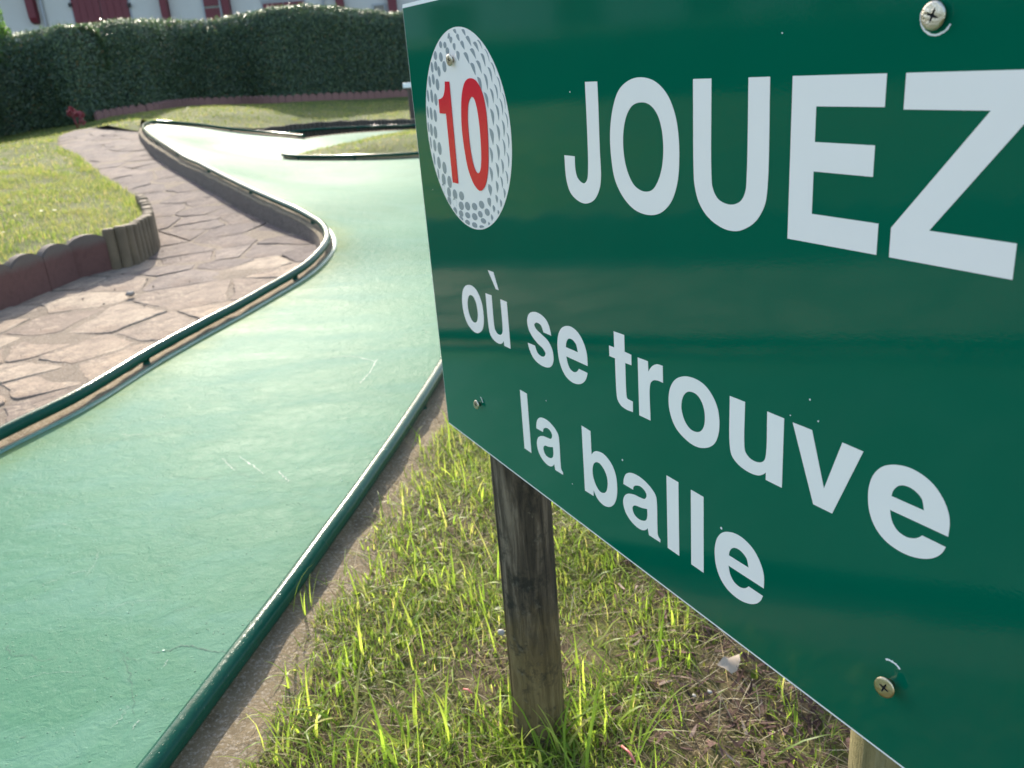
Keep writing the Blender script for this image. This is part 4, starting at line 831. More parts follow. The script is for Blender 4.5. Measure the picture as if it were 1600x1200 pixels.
# ================================================================== RAILS
def rail(label, line, zoff, supports, group=None, r=.0182, first_last=True):
    P = np.asarray(line, float).copy(); P[:, 2] += zoff
    o = thing('rail', label, 'pipe rail', tuple(P[0] - [0, 0, zoff]), 0, group)
    b = P[0] - [0, 0, zoff]
    d = np.array([[.0012 * mnoise.noise(Vector((float(p[0]) * 5, float(p[1]) * 5, k * 7.0))) for k in range(3)] for p in P])
    tube('pipe', P - b + d, r, MT['pipe'], o, 20)
    s = np.r_[0, np.cumsum(np.linalg.norm(np.diff(P, axis=0), axis=1))]
    proto = None
    for q_ in supports(s[-1]):
        c = np.array([np.interp(q_, s, P[:, i]) for i in range(3)])
        if proto is None:
            bm = bmesh.new()
            n = 12; rg = []
            for (rr_, z) in ((.014, -zoff + .002), (.012, -zoff + .008), (.010, -zoff * .6), (.011, -r - .002), (.014, -r + .004)):
                rg.append([bm.verts.new((rr_ * math.cos(2 * math.pi * i / n), rr_ * math.sin(2 * math.pi * i / n), z)) for i in range(n)])
            for a_, b_ in zip(rg, rg[1:]):
                for i in range(n): bm.faces.new((a_[i], a_[(i + 1) % n], b_[(i + 1) % n], b_[i]))
            proto = bm_obj('support', bm, MT['pipe'], o, True); ob = proto
        else:
            ob = proto.copy(); link(ob, o)
        ob.location = c - b
    return o
ZP = .034
left_line = np.r_[np.c_[LEFT_C[:, :2], zt(LEFT_C[:, 0], LEFT_C[:, 1])], resample(np.array([(p[0], p[1], float(zt(p[0], p[1])[0])) for p in cat_rom(FAR, 6)])[1:], .05)]
left_line = resample(left_line, .05)
# where is the visible support (245,560)
sv = np.argmin(np.linalg.norm(left_line[:, :2] - np.array(W(247, 568, 0)[:2]), axis=1)) * .05
def shift(line, d):
    T = np.gradient(line[:, :2], axis=0); T /= np.linalg.norm(T, axis=1)[:, None]
    o_ = line.copy(); o_[:, 0] -= T[:, 1] * d; o_[:, 1] += T[:, 0] * d; return o_
dd_ = np.interp(np.arange(len(left_line)) * .05, [0, 7.5, 9.5], [.036, .036, .02])
left_line = shift(left_line, dd_)
rail('long green pipe rail sweeping from the bottom left round the hairpin to the far corner', left_line, ZP, lambda L_: [x for x in np.arange(sv - 3.3, L_ - .02, 1.1) if x > .1], 'green pipe rails along the track')
RL = resample(np.c_[RC[:, :2], zt(RC[:, 0], RC[:, 1])], .05)
RL = shift(RL, -.010)
rail('green pipe rail between the painted track and the grass verge by the sign', RL, .029, lambda L_: np.arange(.9, L_, 1.3), 'green pipe rails along the track')
IL = resample(np.array([(p[0], p[1], float(T_track(p[0], p[1])[0])) for p in cat_rom([tuple(ISL_LOW[0])] + ISL_LOW[1:], 4)]), .05)
rail('straight green pipe rail along the near side of the small grass island', IL, .045, lambda L_: np.arange(.3, L_, .9), 'green pipe rails along the track', .017)
k4 = tag(ribbon('kerb', IL, [(0.0, .004), (.0, .02), (.12, .022), (.14, -.05)], MT['kerb']), kind='structure')

# dark log retaining wall behind the far lane
retw = thing('retaining_wall', 'low dark wooden retaining wall under the far lawn behind the track', 'wall', tuple(WALL[2][:2]) + (0.1,))
wl = resample(np.array([(p[0], p[1], 0) for p in WALL]), .075)
dk = simple("dark damp wood", (0.06, 0.048, 0.034), 0.85, 0.4, 12, bump=.004)
lane0 = float(T_track(WALL[2][0], WALL[2][1])[0])
hexm = None
for i, p in enumerate(wl[:190]):
    zt_ = .17 - .02 * min(i / 40, 1) + .006 * math.sin(i * 5.1)
    if hexm is None:
        bm = bmesh.new(); n = 8
        rg = [[bm.verts.new((.04 * s_ * math.cos(2 * math.pi * i_ / n), .04 * s_ * math.sin(2 * math.pi * i_ / n), z)) for i_ in range(n)] for s_, z in ((1, -.3), (1, 0), (.8, .01))]
        for a_, b_ in zip(rg, rg[1:]):
            for i_ in range(n): bm.faces.new((a_[i_], a_[(i_ + 1) % n], b_[(i_ + 1) % n], b_[i_]))
        bm.faces.new(rg[-1]); hexm = bm_obj('log', bm, dk, retw, True); ob = hexm
    else:
        ob = hexm.copy(); link(ob, retw)
    ob.location = (p[0] - WALL[2][0], p[1] - WALL[2][1], zt_ - .1)
frl = resample(np.array([(p[0], p[1] - .12, .03) for p in wl[3:120]]), .1)
rail('dark green pipe rail lying in front of the far wooden wall', frl, .045, lambda L_: np.arange(.4, L_, 1.2), 'green pipe rails along the track')

# ================================================================== LAWN EDGING
def edging_mat(name, col, cap):
    m = Mat(name, .85, .3)
    z = m.n.new("ShaderNodeSeparateXYZ"); m.L(m.tc.outputs['Object'], z.inputs[0])
    c = m.mix(m.noise(9, 7, .7), tuple(v * .8 for v in col), tuple(v * 1.15 for v in col))
    c = m.mix(m.ramp(m.noise(30, 8, .75), [(.5, 0), (.7, .5)]), c, tuple(v * .45 for v in col))
    h = m.math('ADD', z.outputs[2], m.math('MULTIPLY', m.noise(25, 5), .03))
    c = m.mix(m.ramp(h, [(.150, 0), (.185, .8)]), c, cap)     # blends to the cap colour towards the top
    m.color(c); m.bump(m.noise(60, 7, .7), .004, .8)
    return m.m
red_conc = edging_mat("red edging concrete", (0.125, 0.060, 0.050), (0.13, 0.11, 0.09))
def scallop_mesh(w, h, th, dip, mat, name='edging_block'):
    bm = bmesh.new(); n = 12; fr = []; bk_ = []
    prof = [(-w / 2, 0.0 - .12), (w / 2, -.12)] + [(w / 2 * math.cos(math.pi * i / n), h - dip * abs(math.cos(math.pi * i / n)) ** 2.2) for i in range(n + 1)]
    for x, z in prof: fr.append(bm.verts.new((x, -th / 2, z))); bk_.append(bm.verts.new((x, th / 2, z)))
    bm.faces.new(fr); bm.faces.new(bk_[::-1])
    for i in range(len(prof)): bm.faces.new((fr[(i + 1) % len(prof)], fr[i], bk_[i], bk_[(i + 1) % len(prof)]))
    bmesh.ops.recalc_face_normals(bm, faces=bm.faces)
    es = [e_ for e_ in bm.edges if abs(e_.verts[0].co.y - e_.verts[1].co.y) < 1e-6 and e_.verts[0].co.z > 0]
    bmesh.ops.bevel(bm, geom=es, offset=.006, segments=2, affect='EDGES')
    me = bpy.data.meshes.new(name); bm.to_mesh(me); bm.free(); me.materials.append(mat)
    for p in me.polygons: p.use_smooth = False
    return me
lobe = np.linalg.norm(np.array(EDGE[4]) - np.array(EDGE[3])) * 47 / 133.
eline = resample(np.array(EDGE), .02)[::-1]
edging = thing('lawn_edging', 'dark red scalloped concrete edging holding up the left lawn beside the path', 'edging', tuple(EDGE[5]), 0, 'scalloped red lawn edgings')
em = scallop_mesh(lobe * .998, .205, .05, .038, red_conc)
s = np.r_[0, np.cumsum(np.linalg.norm(np.diff(eline, axis=0), axis=1))]
q_ = lobe / 2
while q_ < s[-1] - .1:
    c = np.array([np.interp(q_, s, eline[:, i]) for i in range(3)]); c2 = np.array([np.interp(q_ + .02, s, eline[:, i]) for i in range(3)])
    a_ = math.atan2(c2[1] - c[1], c2[0] - c[0])
    ob = link(bpy.data.objects.new('edging_block', em), edging)
    ob.location = (c[0] - EDGE[5][0] - .025, c[1] - EDGE[5][1], random.uniform(-.004, .004)); ob.rotation_euler = (random.uniform(-.02, .02), 0, a_ + random.uniform(-.02, .02))
    q_ += lobe
# half-round log palisade round the end of the lawn
logm = simple("grey green palisade", (0.125, 0.09, 0.052), .85, .6, 9, bump=.005)
pal = thing('log_palisade', 'short half-round wooden log edging round the tip of the left lawn', 'palisade', tuple(LOGS[3]))
lw = resample(cat_rom([np.array([p[0], p[1], 0]) for p in LOGS], 8), .053)
lmesh = None
for i, p in enumerate(lw):
    if lmesh is None:
        bm = bmesh.new(); n = 12
        rg = [[bm.verts.new((.030 * s_ * math.cos(2 * math.pi * i_ / n), .030 * s_ * math.sin(2 * math.pi * i_ / n), z)) for i_ in range(n)] for s_, z in ((1, -.12), (1, .188), (.86, .197))]
        for a_, b_ in zip(rg, rg[1:]):
            for i_ in range(n): bm.faces.new((a_[i_], a_[(i_ + 1) % n], b_[(i_ + 1) % n], b_[i_]))
        bm.faces.new(rg[-1]); ob = bm_obj('log', bm, logm, pal, True); lmesh = ob
    else:
        ob = lmesh.copy(); link(ob, pal)
    ob.location = (p[0] - LOGS[3][0], p[1] - LOGS[3][1], random.uniform(-.006, .006)); ob.rotation_euler = (random.uniform(-.03, .03), random.uniform(-.03, .03), random.uniform(0, 6))
# scalloped edging at the foot of the hedge
pink = edging_mat("pale red edging concrete", (0.22, 0.115, 0.10), (0.24, 0.15, 0.13))
HB = [W(150,188.5,.43), W(175,184,.445), W(205,179,.46), W(240,173.5,.48), W(280,167.5,.48), W(320,164,.465), W(370,162.5,.43), W(430,161,.40), W(520,156.5,.36), W(580,154,.32), W(635,151,.29), W(720,146,.27), W(900,135,.25)]
hb = resample(cat_rom(HB, 6), .02)
s = np.r_[0, np.cumsum(np.linalg.norm(np.diff(hb, axis=0), axis=1))]
ed2 = thing('lawn_edging', 'pale red scalloped edging at the foot of the long hedge', 'edging', tuple(HB[6]), 0, 'scalloped red lawn edgings')
em2 = scallop_mesh(.142, .135, .05, .045, pink)
q_ = .08; k_ = 0
while q_ < s[-1] - .08:
    c = np.array([np.interp(q_, s, hb[:, i]) for i in range(3)]); c2 = np.array([np.interp(q_ + .03, s, hb[:, i]) for i in range(3)])
    ob = link(bpy.data.objects.new('edging_block', em2), ed2)
    ob.location = c - np.array(HB[6]) + [0, 0, .005 + random.uniform(-.006, .006)]; ob.rotation_euler = (0, 0, math.atan2(c2[1] - c[1], c2[0] - c[0]))
    q_ += .145; k_ += 1

# ================================================================== HEDGES
leafm = mk_leaf("hedge leaf", [(0, (0.032, 0.062, 0.042)), (.45, (0.070, 0.118, 0.072)), (.8, (0.12, 0.170, 0.095)), (.96, (0.12, 0.18, 0.07)), (.99, (.20, .13, .05)), (1, (0.22, 0.14, 0.05))], .3, .36, (1.4, 1.6, .8), .45)
corem = simple("hedge twigs", (0.030, 0.042, 0.026), .95, .4, 8)
def hedge(label, line, width, heights, n, leaf, seed, group=None, front_only=None):
    """line = foot of the visible face; body extends to the left of travel"""
    rg = np.random.default_rng(seed)
    P = resample(np.asarray(line, float), .1); m_ = len(P)
    T = np.gradient(P[:, :2], axis=0); T /= np.linalg.norm(T, axis=1)[:, None]; N = np.stack([-T[:, 1], T[:, 0]], 1)
    hh = np.interp(np.linspace(0, 1, m_), np.linspace(0, 1, len(heights)), heights)
    o = thing('hedge', label, 'hedge', (P[m_ // 2][0], P[m_ // 2][1], P[m_ // 2][2]), 0, group); b = np.array(o.location)
    # cross-section parameter: 0..1 over front face, top, back
    prof = np.array([(0.0, 0.0), (-.02, .5), (.0, .86), (.10, .97), (.25, 1.0), (.75, 1.0), (.92, .95), (1.0, .8), (1.0, 0.0)])
    def bump_(x, y, z): return .05 * mnoise.noise(Vector((x * .9, y * .9, z * 1.2))) + .035 * mnoise.noise(Vector((x * 3, y * 3, z * 3 + 9)))
    V = []; k = len(prof)
    for i in range(m_):
        for (a_, z) in prof:
            ins = .07
            x = P[i, 0] + N[i, 0] * (ins + a_ * (width - 2 * ins)); y = P[i, 1] + N[i, 1] * (ins + a_ * (width - 2 * ins))
            V.append((x - b[0], y - b[1], P[i, 2] - .02 + z * (hh[i] - ins) - b[2]))
    Fc = [(i * k + j, (i + 1) * k + j, (i + 1) * k + j + 1, i * k + j + 1) for i in range(m_ - 1) for j in range(k - 1)]
    Fc += [tuple(range(k)), tuple((m_ - 1) * k + j for j in range(k - 1, -1, -1))]
    mesh_obj('branches', V, Fc, corem, o, True)
    d = np.r_[0, np.cumsum(np.hypot(*(np.diff(prof, axis=0) * [width, hh.mean()]).T))]; d /= d[-1]
    u = rg.uniform(0, m_ - 1, n); w = rg.uniform(0, 1, n) ** 1.0
    if front_only: w = w * front_only
    pa = np.interp(w, d, prof[:, 0]); pz = np.interp(w, d, prof[:, 1])
    da = np.interp(w + .01, d, prof[:, 0]) - np.interp(w - .01, d, prof[:, 0]); dz = np.interp(w + .01, d, prof[:, 1]) - np.interp(w - .01, d, prof[:, 1])
    nl = np.hypot(da * width, dz * 1.5) + 1e-9; on = -dz * 1.5 / nl; oz = da * width / nl          # outward normal in (across, up)
    iu = u.astype(int); fu = u - iu; iu2 = np.minimum(iu + 1, m_ - 1)
    base_ = P[iu] * (1 - fu)[:, None] + P[iu2] * fu[:, None]; Nn = N[iu]; hi = hh[iu] * (1 - fu) + hh[iu2] * fu
    X = base_[:, 0] + Nn[:, 0] * pa * width; Y = base_[:, 1] + Nn[:, 1] * pa * width; Z = base_[:, 2] + pz * hi
    bz = np.array([bump_(x, y, z) for x, y, z in zip(X, Y, Z)]) + rg.normal(0, .022, n) + (rg.uniform(0, 1, n) > .97) * rg.uniform(0, .06, n)
    X += Nn[:, 0] * on * bz; Y += Nn[:, 1] * on * bz; Z += oz * bz
    C = np.stack([X, Y, Z], 1) - b
    nrm = np.stack([Nn[:, 0] * on, Nn[:, 1] * on, oz], 1) + rg.normal(0, .55, (n, 3)); nrm /= np.linalg.norm(nrm, axis=1)[:, None]
    t = np.cross(nrm, rg.normal(0, 1, (n, 3))); t /= np.linalg.norm(t, axis=1)[:, None]; s_ = np.cross(nrm, t)
    L_ = leaf * rg.uniform(.6, 1.3, n)[:, None]
    Vt = np.stack([C - t * L_, C + s_ * L_ * .45 + nrm * L_ * .12, C + t * L_, C - s_ * L_ * .45 + nrm * L_ * .12], 1).reshape(-1, 3)
    q4 = np.arange(n)[:, None] * 4
    Tt = np.concatenate([q4 + [0, 1, 2], q4 + [0, 2, 3]])
    lf = fast_mesh('foliage', Vt, Tt, leafm, o); tag(lf, kind='stuff')
    return o
HL = [W(-90,236,.27), W(-40,226,.28), W(0,214,.30), W(40,206,.34), W(80,200,.37), W(115,195,.40), W(150,188,.43), W(175,183,.445), W(205,178,.46), W(240,172.5,.48), W(280,166.5,.48), W(320,163,.465), W(370,161.5,.43), W(430,160,.40), W(520,155,.36), W(580,152.5,.32), W(635,150,.29), W(720,145,.27), W(900,135,.25)]
TOPY = [(-90,75),(0,60),(40,54),(80,47),(120,43),(160,38),(200,30),(240,24),(280,20),(320,17),(360,16),(420,17),(480,18),(520,19),(545,23),(575,25),(635,24),(720,20),(900,8)]
line = []
hh_ = []
for p in cat_rom([np.array(p) for p in HL], 3):
    p = p.copy()
    q_ = M.T @ np.array([p[0], p[1], p[2] - H]); px = 800 + F * q_[0] / q_[2]
    ty = np.interp(px, [t[0] for t in TOPY], [t[1] for t in TOPY])
    r_ = M @ np.array([px - 800, ty - 600, F]); tt = (p[1] + .25) / r_[1]
    hh_.append(H + r_[2] * tt - p[2]); line.append(p + [0, .12, 0])
# travel right so that the body lies behind
hedge('long clipped dark green hedge standing between the lawn and the white house', line, .95, hh_, 230000, .023, 3, 'clipped hedges', .78)
LH = [(-13.6, -12, .15), (-13.2, -5, .15), (-12.4, 0, .2), (-11.6, 4.5, .2), (-10.6, 8.0, .25), (HL[0][0] - .6, HL[0][1] - .2, .27)]
hedge('low clipped hedge closing the left side of the lawn beyond the frame', [(x, y, float(T_lawn(x, y)[0])) for x, y, z in LH], .8, [.95, .95, .95, .95, 1.0], 26000, .035, 4, 'clipped hedges')
# ================================================================== HOUSE
HY = 25.5
plaster = Mat("white render", .9, .3)
plaster.color(plaster.mix(plaster.noise(1.2, 6, .6), (.50, .485, .455), (.57, .555, .52))); plaster.bump(plaster.noise(60, 5), .004)
bur = Mat("burgundy painted wood", .5, .4)
bur.color(bur.mix(bur.noise(3, 6, .6, bur.map((4, 4, .6))), (.115, .016, .026), (.155, .024, .034)))
glassm = simple("dark window glass", (.05, .06, .08), .08, .2, 2)
greyp = simple("grey pipe", (.33, .34, .36), .5, .1, 6)
roofm = simple("roof tiles", (.30, .12, .07), .85, .3, 9, bump=.02)
hc = WY(300, 20, HY)
house = thing('house', 'long white rendered house with burgundy shutters and timber corbels behind the hedge', 'house', (hc[0], HY, .3))
hb_ = np.array(house.location)
def hx(px, py=8): return WY(px, py, HY)[0] - hb_[0]
def hz(px, py): return WY(px, py, HY)[2] - hb_[2]
def hbox(name, x0, x1, y0, y1, z0, z1, mat, parent, bev=0.0):
    bm = bmesh.new(); box_bm(bm, x0, x1, y0, y1, z0, z1, bev); return bm_obj(name, bm, mat, parent)
ztop = 4.3
hbox('wall', hx(-420), hx(1150), 0, 7.5, -.8, ztop, plaster.m, house)
def shutters(pxa, pxb, pya, pyb, open_top, parent):
    xa, xb = hx(pxa), hx(pxb); z1 = hz((pxa + pxb) / 2, pya) if pya is not None else open_top; z0 = pyb
    n = 8; mid = (xa + xb) / 2
    w = bpy.data.objects.new('shuttered_door', None); link(w, parent)
    hbox('frame', xa - .05, xb + .05, -.015, -.003, z0 - .02, z1 + .05, greyp, w)
    for k_ in range(n):
        x0 = xa + (xb - xa) * k_ / n; x1 = xa + (xb - xa) * (k_ + 1) / n
        gap = .014 if k_ in (n // 2 - 1, n // 2) else .004
        hbox('board', x0 + (.012 if k_ == n // 2 else .003), x1 - (.012 if k_ == n // 2 - 1 else .003), -.06, -.018, z0, z1, bur.m, w, .003)
    return w
d1 = shutters(113, 201, None, .1, 3.3, house)
for px in (111.5, 203.5):
    hbox('hinge', hx(px) - .045, hx(px) + .045, -.10, -.062, hz(px, 8) - .05, hz(px, 8) + .05, darkm, d1, .01)
d2 = shutters(411, 476, 3.5, hz(440, 60), None, house)
hbox('lintel', hx(408), hx(480), -.055, -.003, hz(444, 3.5) + .055, hz(444, 3.5) + .12, greyp, d2)
def window(pxa, pxb, pytop, zbot, pane, parent, side=None):
    xa, xb = hx(pxa), hx(pxb); z1 = hz((pxa + pxb) / 2, pytop) if pytop is not None else 3.2
    w = bpy.data.objects.new('window', None); link(w, parent)
    t = .05
    fm = side or greyp
    hbox('frame', xa, xa + t, -.05, -.003, zbot, z1, fm, w, .004); hbox('frame', xb - t, xb, -.05, -.003, zbot, z1, fm, w, .004)
    hbox('frame', xa + t, xb - t, -.05, -.003, z1 - t, z1, fm, w, .004); hbox('sill', xa - .04, xb + .04, -.09, -.003, zbot - .06, zbot - .002, fm, w, .004)
    hbox('pane', xa + t, xb - t, -.02, -.004, zbot, z1 - t, glassm, w)
    if side:
        for k_ in range(5): hbox('slat', xa + t, xb - t, -.045, -.022, zbot + .02 + (z1 - t - zbot) * k_ / 5, zbot - .04 + (z1 - t - zbot) * (k_ + 1) / 5, pane, w, .003)
window(316, 346, None, 1.35, bur.m, house, greyp)
window(581, 603, 5.5, hz(592, 45), glassm, house)
# timber corbels: wide above, narrowing to a rounded foot
def corbel(pxa, pxb, zfoot, taper):
    xa, xb = hx(pxa), hx(pxb); c = (xa + xb) / 2; w = (xb - xa) / 2
    bm = bmesh.new(); rows = []
    prof = [(4.2, .6, 1.0 + taper), (3.6, .42, 1.0 + taper * .7), (zfoot + 1.2, .26, 1.0 + taper * .3), (zfoot + .15, .22, 1.0), (zfoot + .04, .17, .85), (zfoot, .10, .6)]
    for z, dp, s_ in prof:
        rows.append([bm.verts.new(p) for p in ((c - w * s_, -.003, z), (c + w * s_, -.003, z), (c + w * s_, -dp, z), (c - w * s_, -dp, z))])
    for a_, b_ in zip(rows, rows[1:]):
        for i in range(4): bm.faces.new((a_[i], b_[i], b_[(i + 1) % 4], a_[(i + 1) % 4]))
    bm.faces.new(rows[0]); bm.faces.new(rows[-1][::-1])
    bmesh.ops.recalc_face_normals(bm, faces=bm.faces)
    return bm_obj('corbel', bm, bur.m, house)
corbel(46, 58, hz(58, 38), 0.1)
for a_, b_, tp in ((254, 264, .1), (350, 361, .1), (527, 538, .35), (608, 620, .45), (-110, -98, .1), (-260, -248, .1), (730, 742, .3), (850, 862, .3)):
    corbel(a_, b_, hz(a_, 38) - (.0 if a_ < 0 or a_ > 700 else .25), tp)
for px in (66, 506, -180, 700):
    V, Fc = tube_arrays([(hx(px), -.07, -.7), (hx(px), -.07, 2.6), (hx(px), -.07, 4.2)], .04 if px < 100 else .035, 10); mesh_obj('downpipe', V, Fc, greyp, house, True)
# eaves and roof
bm = bmesh.new()
x0, x1 = hx(-440), hx(1170)
vs = [bm.verts.new(p) for p in ((x0, -.9, ztop - .25), (x1, -.9, ztop - .25), (x1, 3.75, ztop + .9), (x0, 3.75, ztop + .9), (x1, 8.4, ztop - .25), (x0, 8.4, ztop - .25))]
vt = [bm.verts.new(v.co + Vector((0, 0, .16))) for v in vs]
for q4 in ((0, 1, 2, 3), (3, 2, 4, 5)):
    bm.faces.new([vs[i] for i in q4][::-1]); bm.faces.new([vt[i] for i in q4])
for q2 in ((0, 1), (1, 2), (2, 4), (4, 5), (5, 3), (3, 0)): bm.faces.new((vs[q2[0]], vs[q2[1]], vt[q2[1]], vt[q2[0]]))
bmesh.ops.recalc_face_normals(bm, faces=bm.faces)
bm_obj('roof', bm, roofm, house)

# a second low white building, added out of view to tone the board's reflection
h2 = thing('house', 'low white building added unseen beyond the left hedge to tone the sign reflection', 'house', (-24, 14, 0), math.radians(55))
hbox('wall', -13, 11, 0, 6, -.5, 4.2, plaster.m, h2)
for k_ in range(6): hbox('shutter', -11 + k_ * 3.8, -9.6 + k_ * 3.8, -.06, -.002, .6, 2.5, bur.m, h2, .01)
bm = bmesh.new(); box_bm(bm, -13.6, 11.6, -.7, 6.7, 4.21, 4.5); bm_obj('roof', bm, roofm, h2)

# ================================================================== BACKGROUND BITS
def TL(x, y): return float(T_lawn(x, y)[0])
# another hole's post and small white board, half hidden by the big sign
pb = W(645, 188, .13); pb = (pb[0], pb[1] + .25)
po = thing('hole_sign', 'distant brown post with a small white plate, just left of the green sign board', 'sign', (pb[0], pb[1], TL(*pb)))
brn = simple("brown post wood", (.07, .055, .045), .85, .3, 12, bump=.004)
round_post('post', .075, -.1, .50, brn, po, (0.02, 0, 0), 0, None, 4)
hbox('plate', -.10, .10, -.10, -.078, .46, .53, MT['panel'], po, .006)
# leafy shrub rising behind the hedge at the left edge
shl = mk_leaf("bright shrub leaf", [(0, (.06, .12, .03)), (.5, (.10, .19, .05)), (1, (.16, .26, .08))], .4, .4)
def leaf_cloud(name, c, rad, n, leaf, mat, parent, seed=0):
    rg = np.random.default_rng(seed)
    d = rg.normal(0, 1, (n, 3)); d /= np.linalg.norm(d, axis=1)[:, None]
    lump = np.array([1 + .35 * mnoise.noise(Vector(tuple(v * 2.1 + seed))) for v in d])
    C = np.array(c) + d * np.array(rad) * (lump * rg.uniform(.35, 1, n) ** .4)[:, None]
    nrm = rg.normal(0, 1, (n, 3)); nrm /= np.linalg.norm(nrm, axis=1)[:, None]
    t = np.cross(nrm, rg.normal(0, 1, (n, 3))); t /= np.linalg.norm(t, axis=1)[:, None]; s_ = np.cross(nrm, t)
    L_ = leaf * rg.uniform(.6, 1.3, n)[:, None]
    Vt = np.stack([C - t * L_, C + s_ * L_ * .45, C + t * L_, C - s_ * L_ * .45], 1).reshape(-1, 3); q4 = np.arange(n)[:, None] * 4
    return tag(fast_mesh(name, Vt, np.concatenate([q4 + [0, 1, 2], q4 + [0, 2, 3]]), mat, parent), kind='stuff')
sp = WY(-14, 60, 15.4)
shr = thing('shrub', 'bright green leafy shrub at the left edge above the hedge in front of the house', 'shrub', (sp[0], sp[1], .3))
leaf_cloud('foliage', (0, 0, 1.45), (.30, .3, .65), 2600, .035, shl, shr, 2)
tube('stem', [(0, 0, -.1), (.02, 0, .6), (0, .02, 1.3)], .02, brn, shr, 8)
# unseen shrub, added behind the board to shade the dry soil on the right
gsh = thing('shrub', 'unseen leafy shrub added behind the green sign board to shade the soil', 'shrub', (.36, 2.05, 0))
leaf_cloud('foliage', (0.05, 0, .52), (.36, .26, .34), 5200, .026, shl, gsh, 21)
for dx, dy in ((.12, .03), (-.10, .05), (.02, -.08)): tube('stem', [(0, 0, -.08), (dx * .5, dy * .5, .2), (dx, dy, .45)], .009, brn, gsh, 8)
# little red-leaved plant at the hedge foot
rp = W(122, 198.5, .39); rl = mk_leaf("red leaf", [(0, (.22, .04, .06)), (.6, (.38, .09, .10)), (1, (.50, .20, .18))], .35, .45, (1.3, .8, .8))
red = thing('red_plant', 'small red-leaved plant growing at the foot of the hedge', 'plant', (rp[0], rp[1], .39))
for k_ in range(5):
    a_ = k_ * 2.3; hgt = .17 + .035 * (k_ % 3); dx, dy = .05 * math.cos(a_), .05 * math.sin(a_)
    tube('stem', [(dx * .3, dy * .3, -.02), (dx * .8, dy * .8, hgt * .5), (dx * 1.4, dy * 1.4, hgt)], .006, rl, red, 6)
    leaf_cloud('leaves', (dx * 1.3, dy * 1.3, hgt), (.05, .05, .045), 60, .03, rl, red, k_)
leaf_cloud('leaves', (.08, 0, .06), (.05, .05, .04), 50, .02, rl, red, 9)
# stones, pebbles
chipm = simple('brown chip', (.20, .155, .12), .85, .25, 30)
peb = simple("pale pebble", (.28, .235, .19), .8, .25, 30, bump=.004); pw = simple("white pebble", (.30, .28, .25), .6, .1, 60)
def pebble(label, loc, s, mat, cat='stone', group=None, sq=.55):
    bm = bmesh.new(); bmesh.ops.create_icosphere(bm, subdivisions=2, radius=1)
    for v in bm.verts:
        d = 1 + .35 * mnoise.noise(v.co * 1.3 + Vector(loc)); v.co = Vector((v.co.x * s * d, v.co.y * s * .75 * d, v.co.z * s * sq * d))
    o = bm_obj('pebble', bm, mat, None, True); o.location = loc; o.rotation_euler = (0, 0, loc[0] * 9)
    return tag(o, label, cat, group)
p = W(205, 465, 0); pebble('flat pale stone lying loose on the path below the red edging', (p[0], p[1], .018), .022, peb)
p = W(101, 195, .37); pebble('beige stone beside the red plant at the hedge foot', (p[0], p[1] - .05, .40), .06, peb, sq=.8)
CHIP = ['brown stone chip at the foot of the red edging, nearest the palisade', 'dark stone chip on the path just right of the log palisade foot', 'brown stone chip in the shadow strip left of the pale loose stone', 'brown stone chip on the path between the palisade and the pale loose stone', 'brown stone chip at the edge of the red edging shadow', 'brown stone chip out on the path, nearest the long rail', 'brown stone chip touching the last logs of the palisade', 'brown stone chip just below and right of the pale loose stone', 'brown stone chip in the shadow strip, the leftmost chip', 'brown stone chip right of the palisade, the rightmost chip near it']
for q_, z in (((192, 430), 0), ((259, 409), 0), ((180, 455), 0), ((240, 450), 0), ((163, 478), 0), ((297, 442), 0), ((255, 395), .01), ((226, 480), 0), ((130, 470), 0), ((283, 407), 0)):
    p = W(*q_, z); pebble(CHIP.pop(0), (p[0], p[1], z + .009), random.uniform(.004, .008), chipm, group='stone chips on the path')
p = W(786, 1017, .0); pebble('tiny white pebble in the grass left of the wooden post', (p[0], p[1], .035), .006, pw, sq=.9)
p = W(1085, 1103, 0); pebble('small white chip on the dry soil under the sign', (p[0], p[1], .018), .0035, pw)
p = W(1109, 1098, 0); pebble('pointed white chip on the dry soil right of the other one', (p[0], p[1], .019), .004, pw)
p = W(1036, 1120, 0); pebble('pale brown pebble half buried in dry soil under the sign', (p[0], p[1], .012), .006, chipm)
# white daisies and litter on the left lawn
petal = mk_leaf("daisy petal", [(0, (.7, .7, .68)), (1, (.8, .8, .78))], .3, .5, (1, 1, 1)); yel = simple("daisy eye", (.6, .42, .05), .7)
def daisy(px, py, z, s, label):
    p = W(px, py, z); zz = TL(p[0], p[1]) + .035
    o = thing('daisy', label, 'flower', (p[0], p[1], zz), 0, 'white flowers dotted over the lawn')
    bm = bmesh.new()
    for k_ in range(11):
        a_ = 2 * math.pi * k_ / 11; c, s2 = math.cos(a_), math.sin(a_)
        q4 = [(.15, -.09), (.15, .09), (.9, .17), (1.0, 0), (.9, -.17)]
        bm.faces.new([bm.verts.new(((u * c - v * s2) * s, (u * s2 + v * c) * s, .004 + .1 * s * u)) for u, v in q4])
    bm_obj('petals', bm, petal, o)
    bm = bmesh.new(); bmesh.ops.create_icosphere(bm, subdivisions=1, radius=s * .3); bmesh.ops.scale(bm, vec=(1, 1, .5), verts=bm.verts); bm_obj('eye', bm, yel, o)
    tube('stalk', [(0, 0, -.05), (.003, 0, -.02), (0, 0, 0)], .0012, shl, o, 5)
DL = ['small white daisy above and left of the daisy pair on the lawn', 'small white daisy near the left edge of the picture, level with the pair', 'small white daisy right of the daisy pair towards the palisade', 'small white daisy just below the leftmost upper daisy on the lawn', 'lowest white daisy, by the red edging at the left edge of the picture', 'small white daisy high on the lawn near the start of the path']
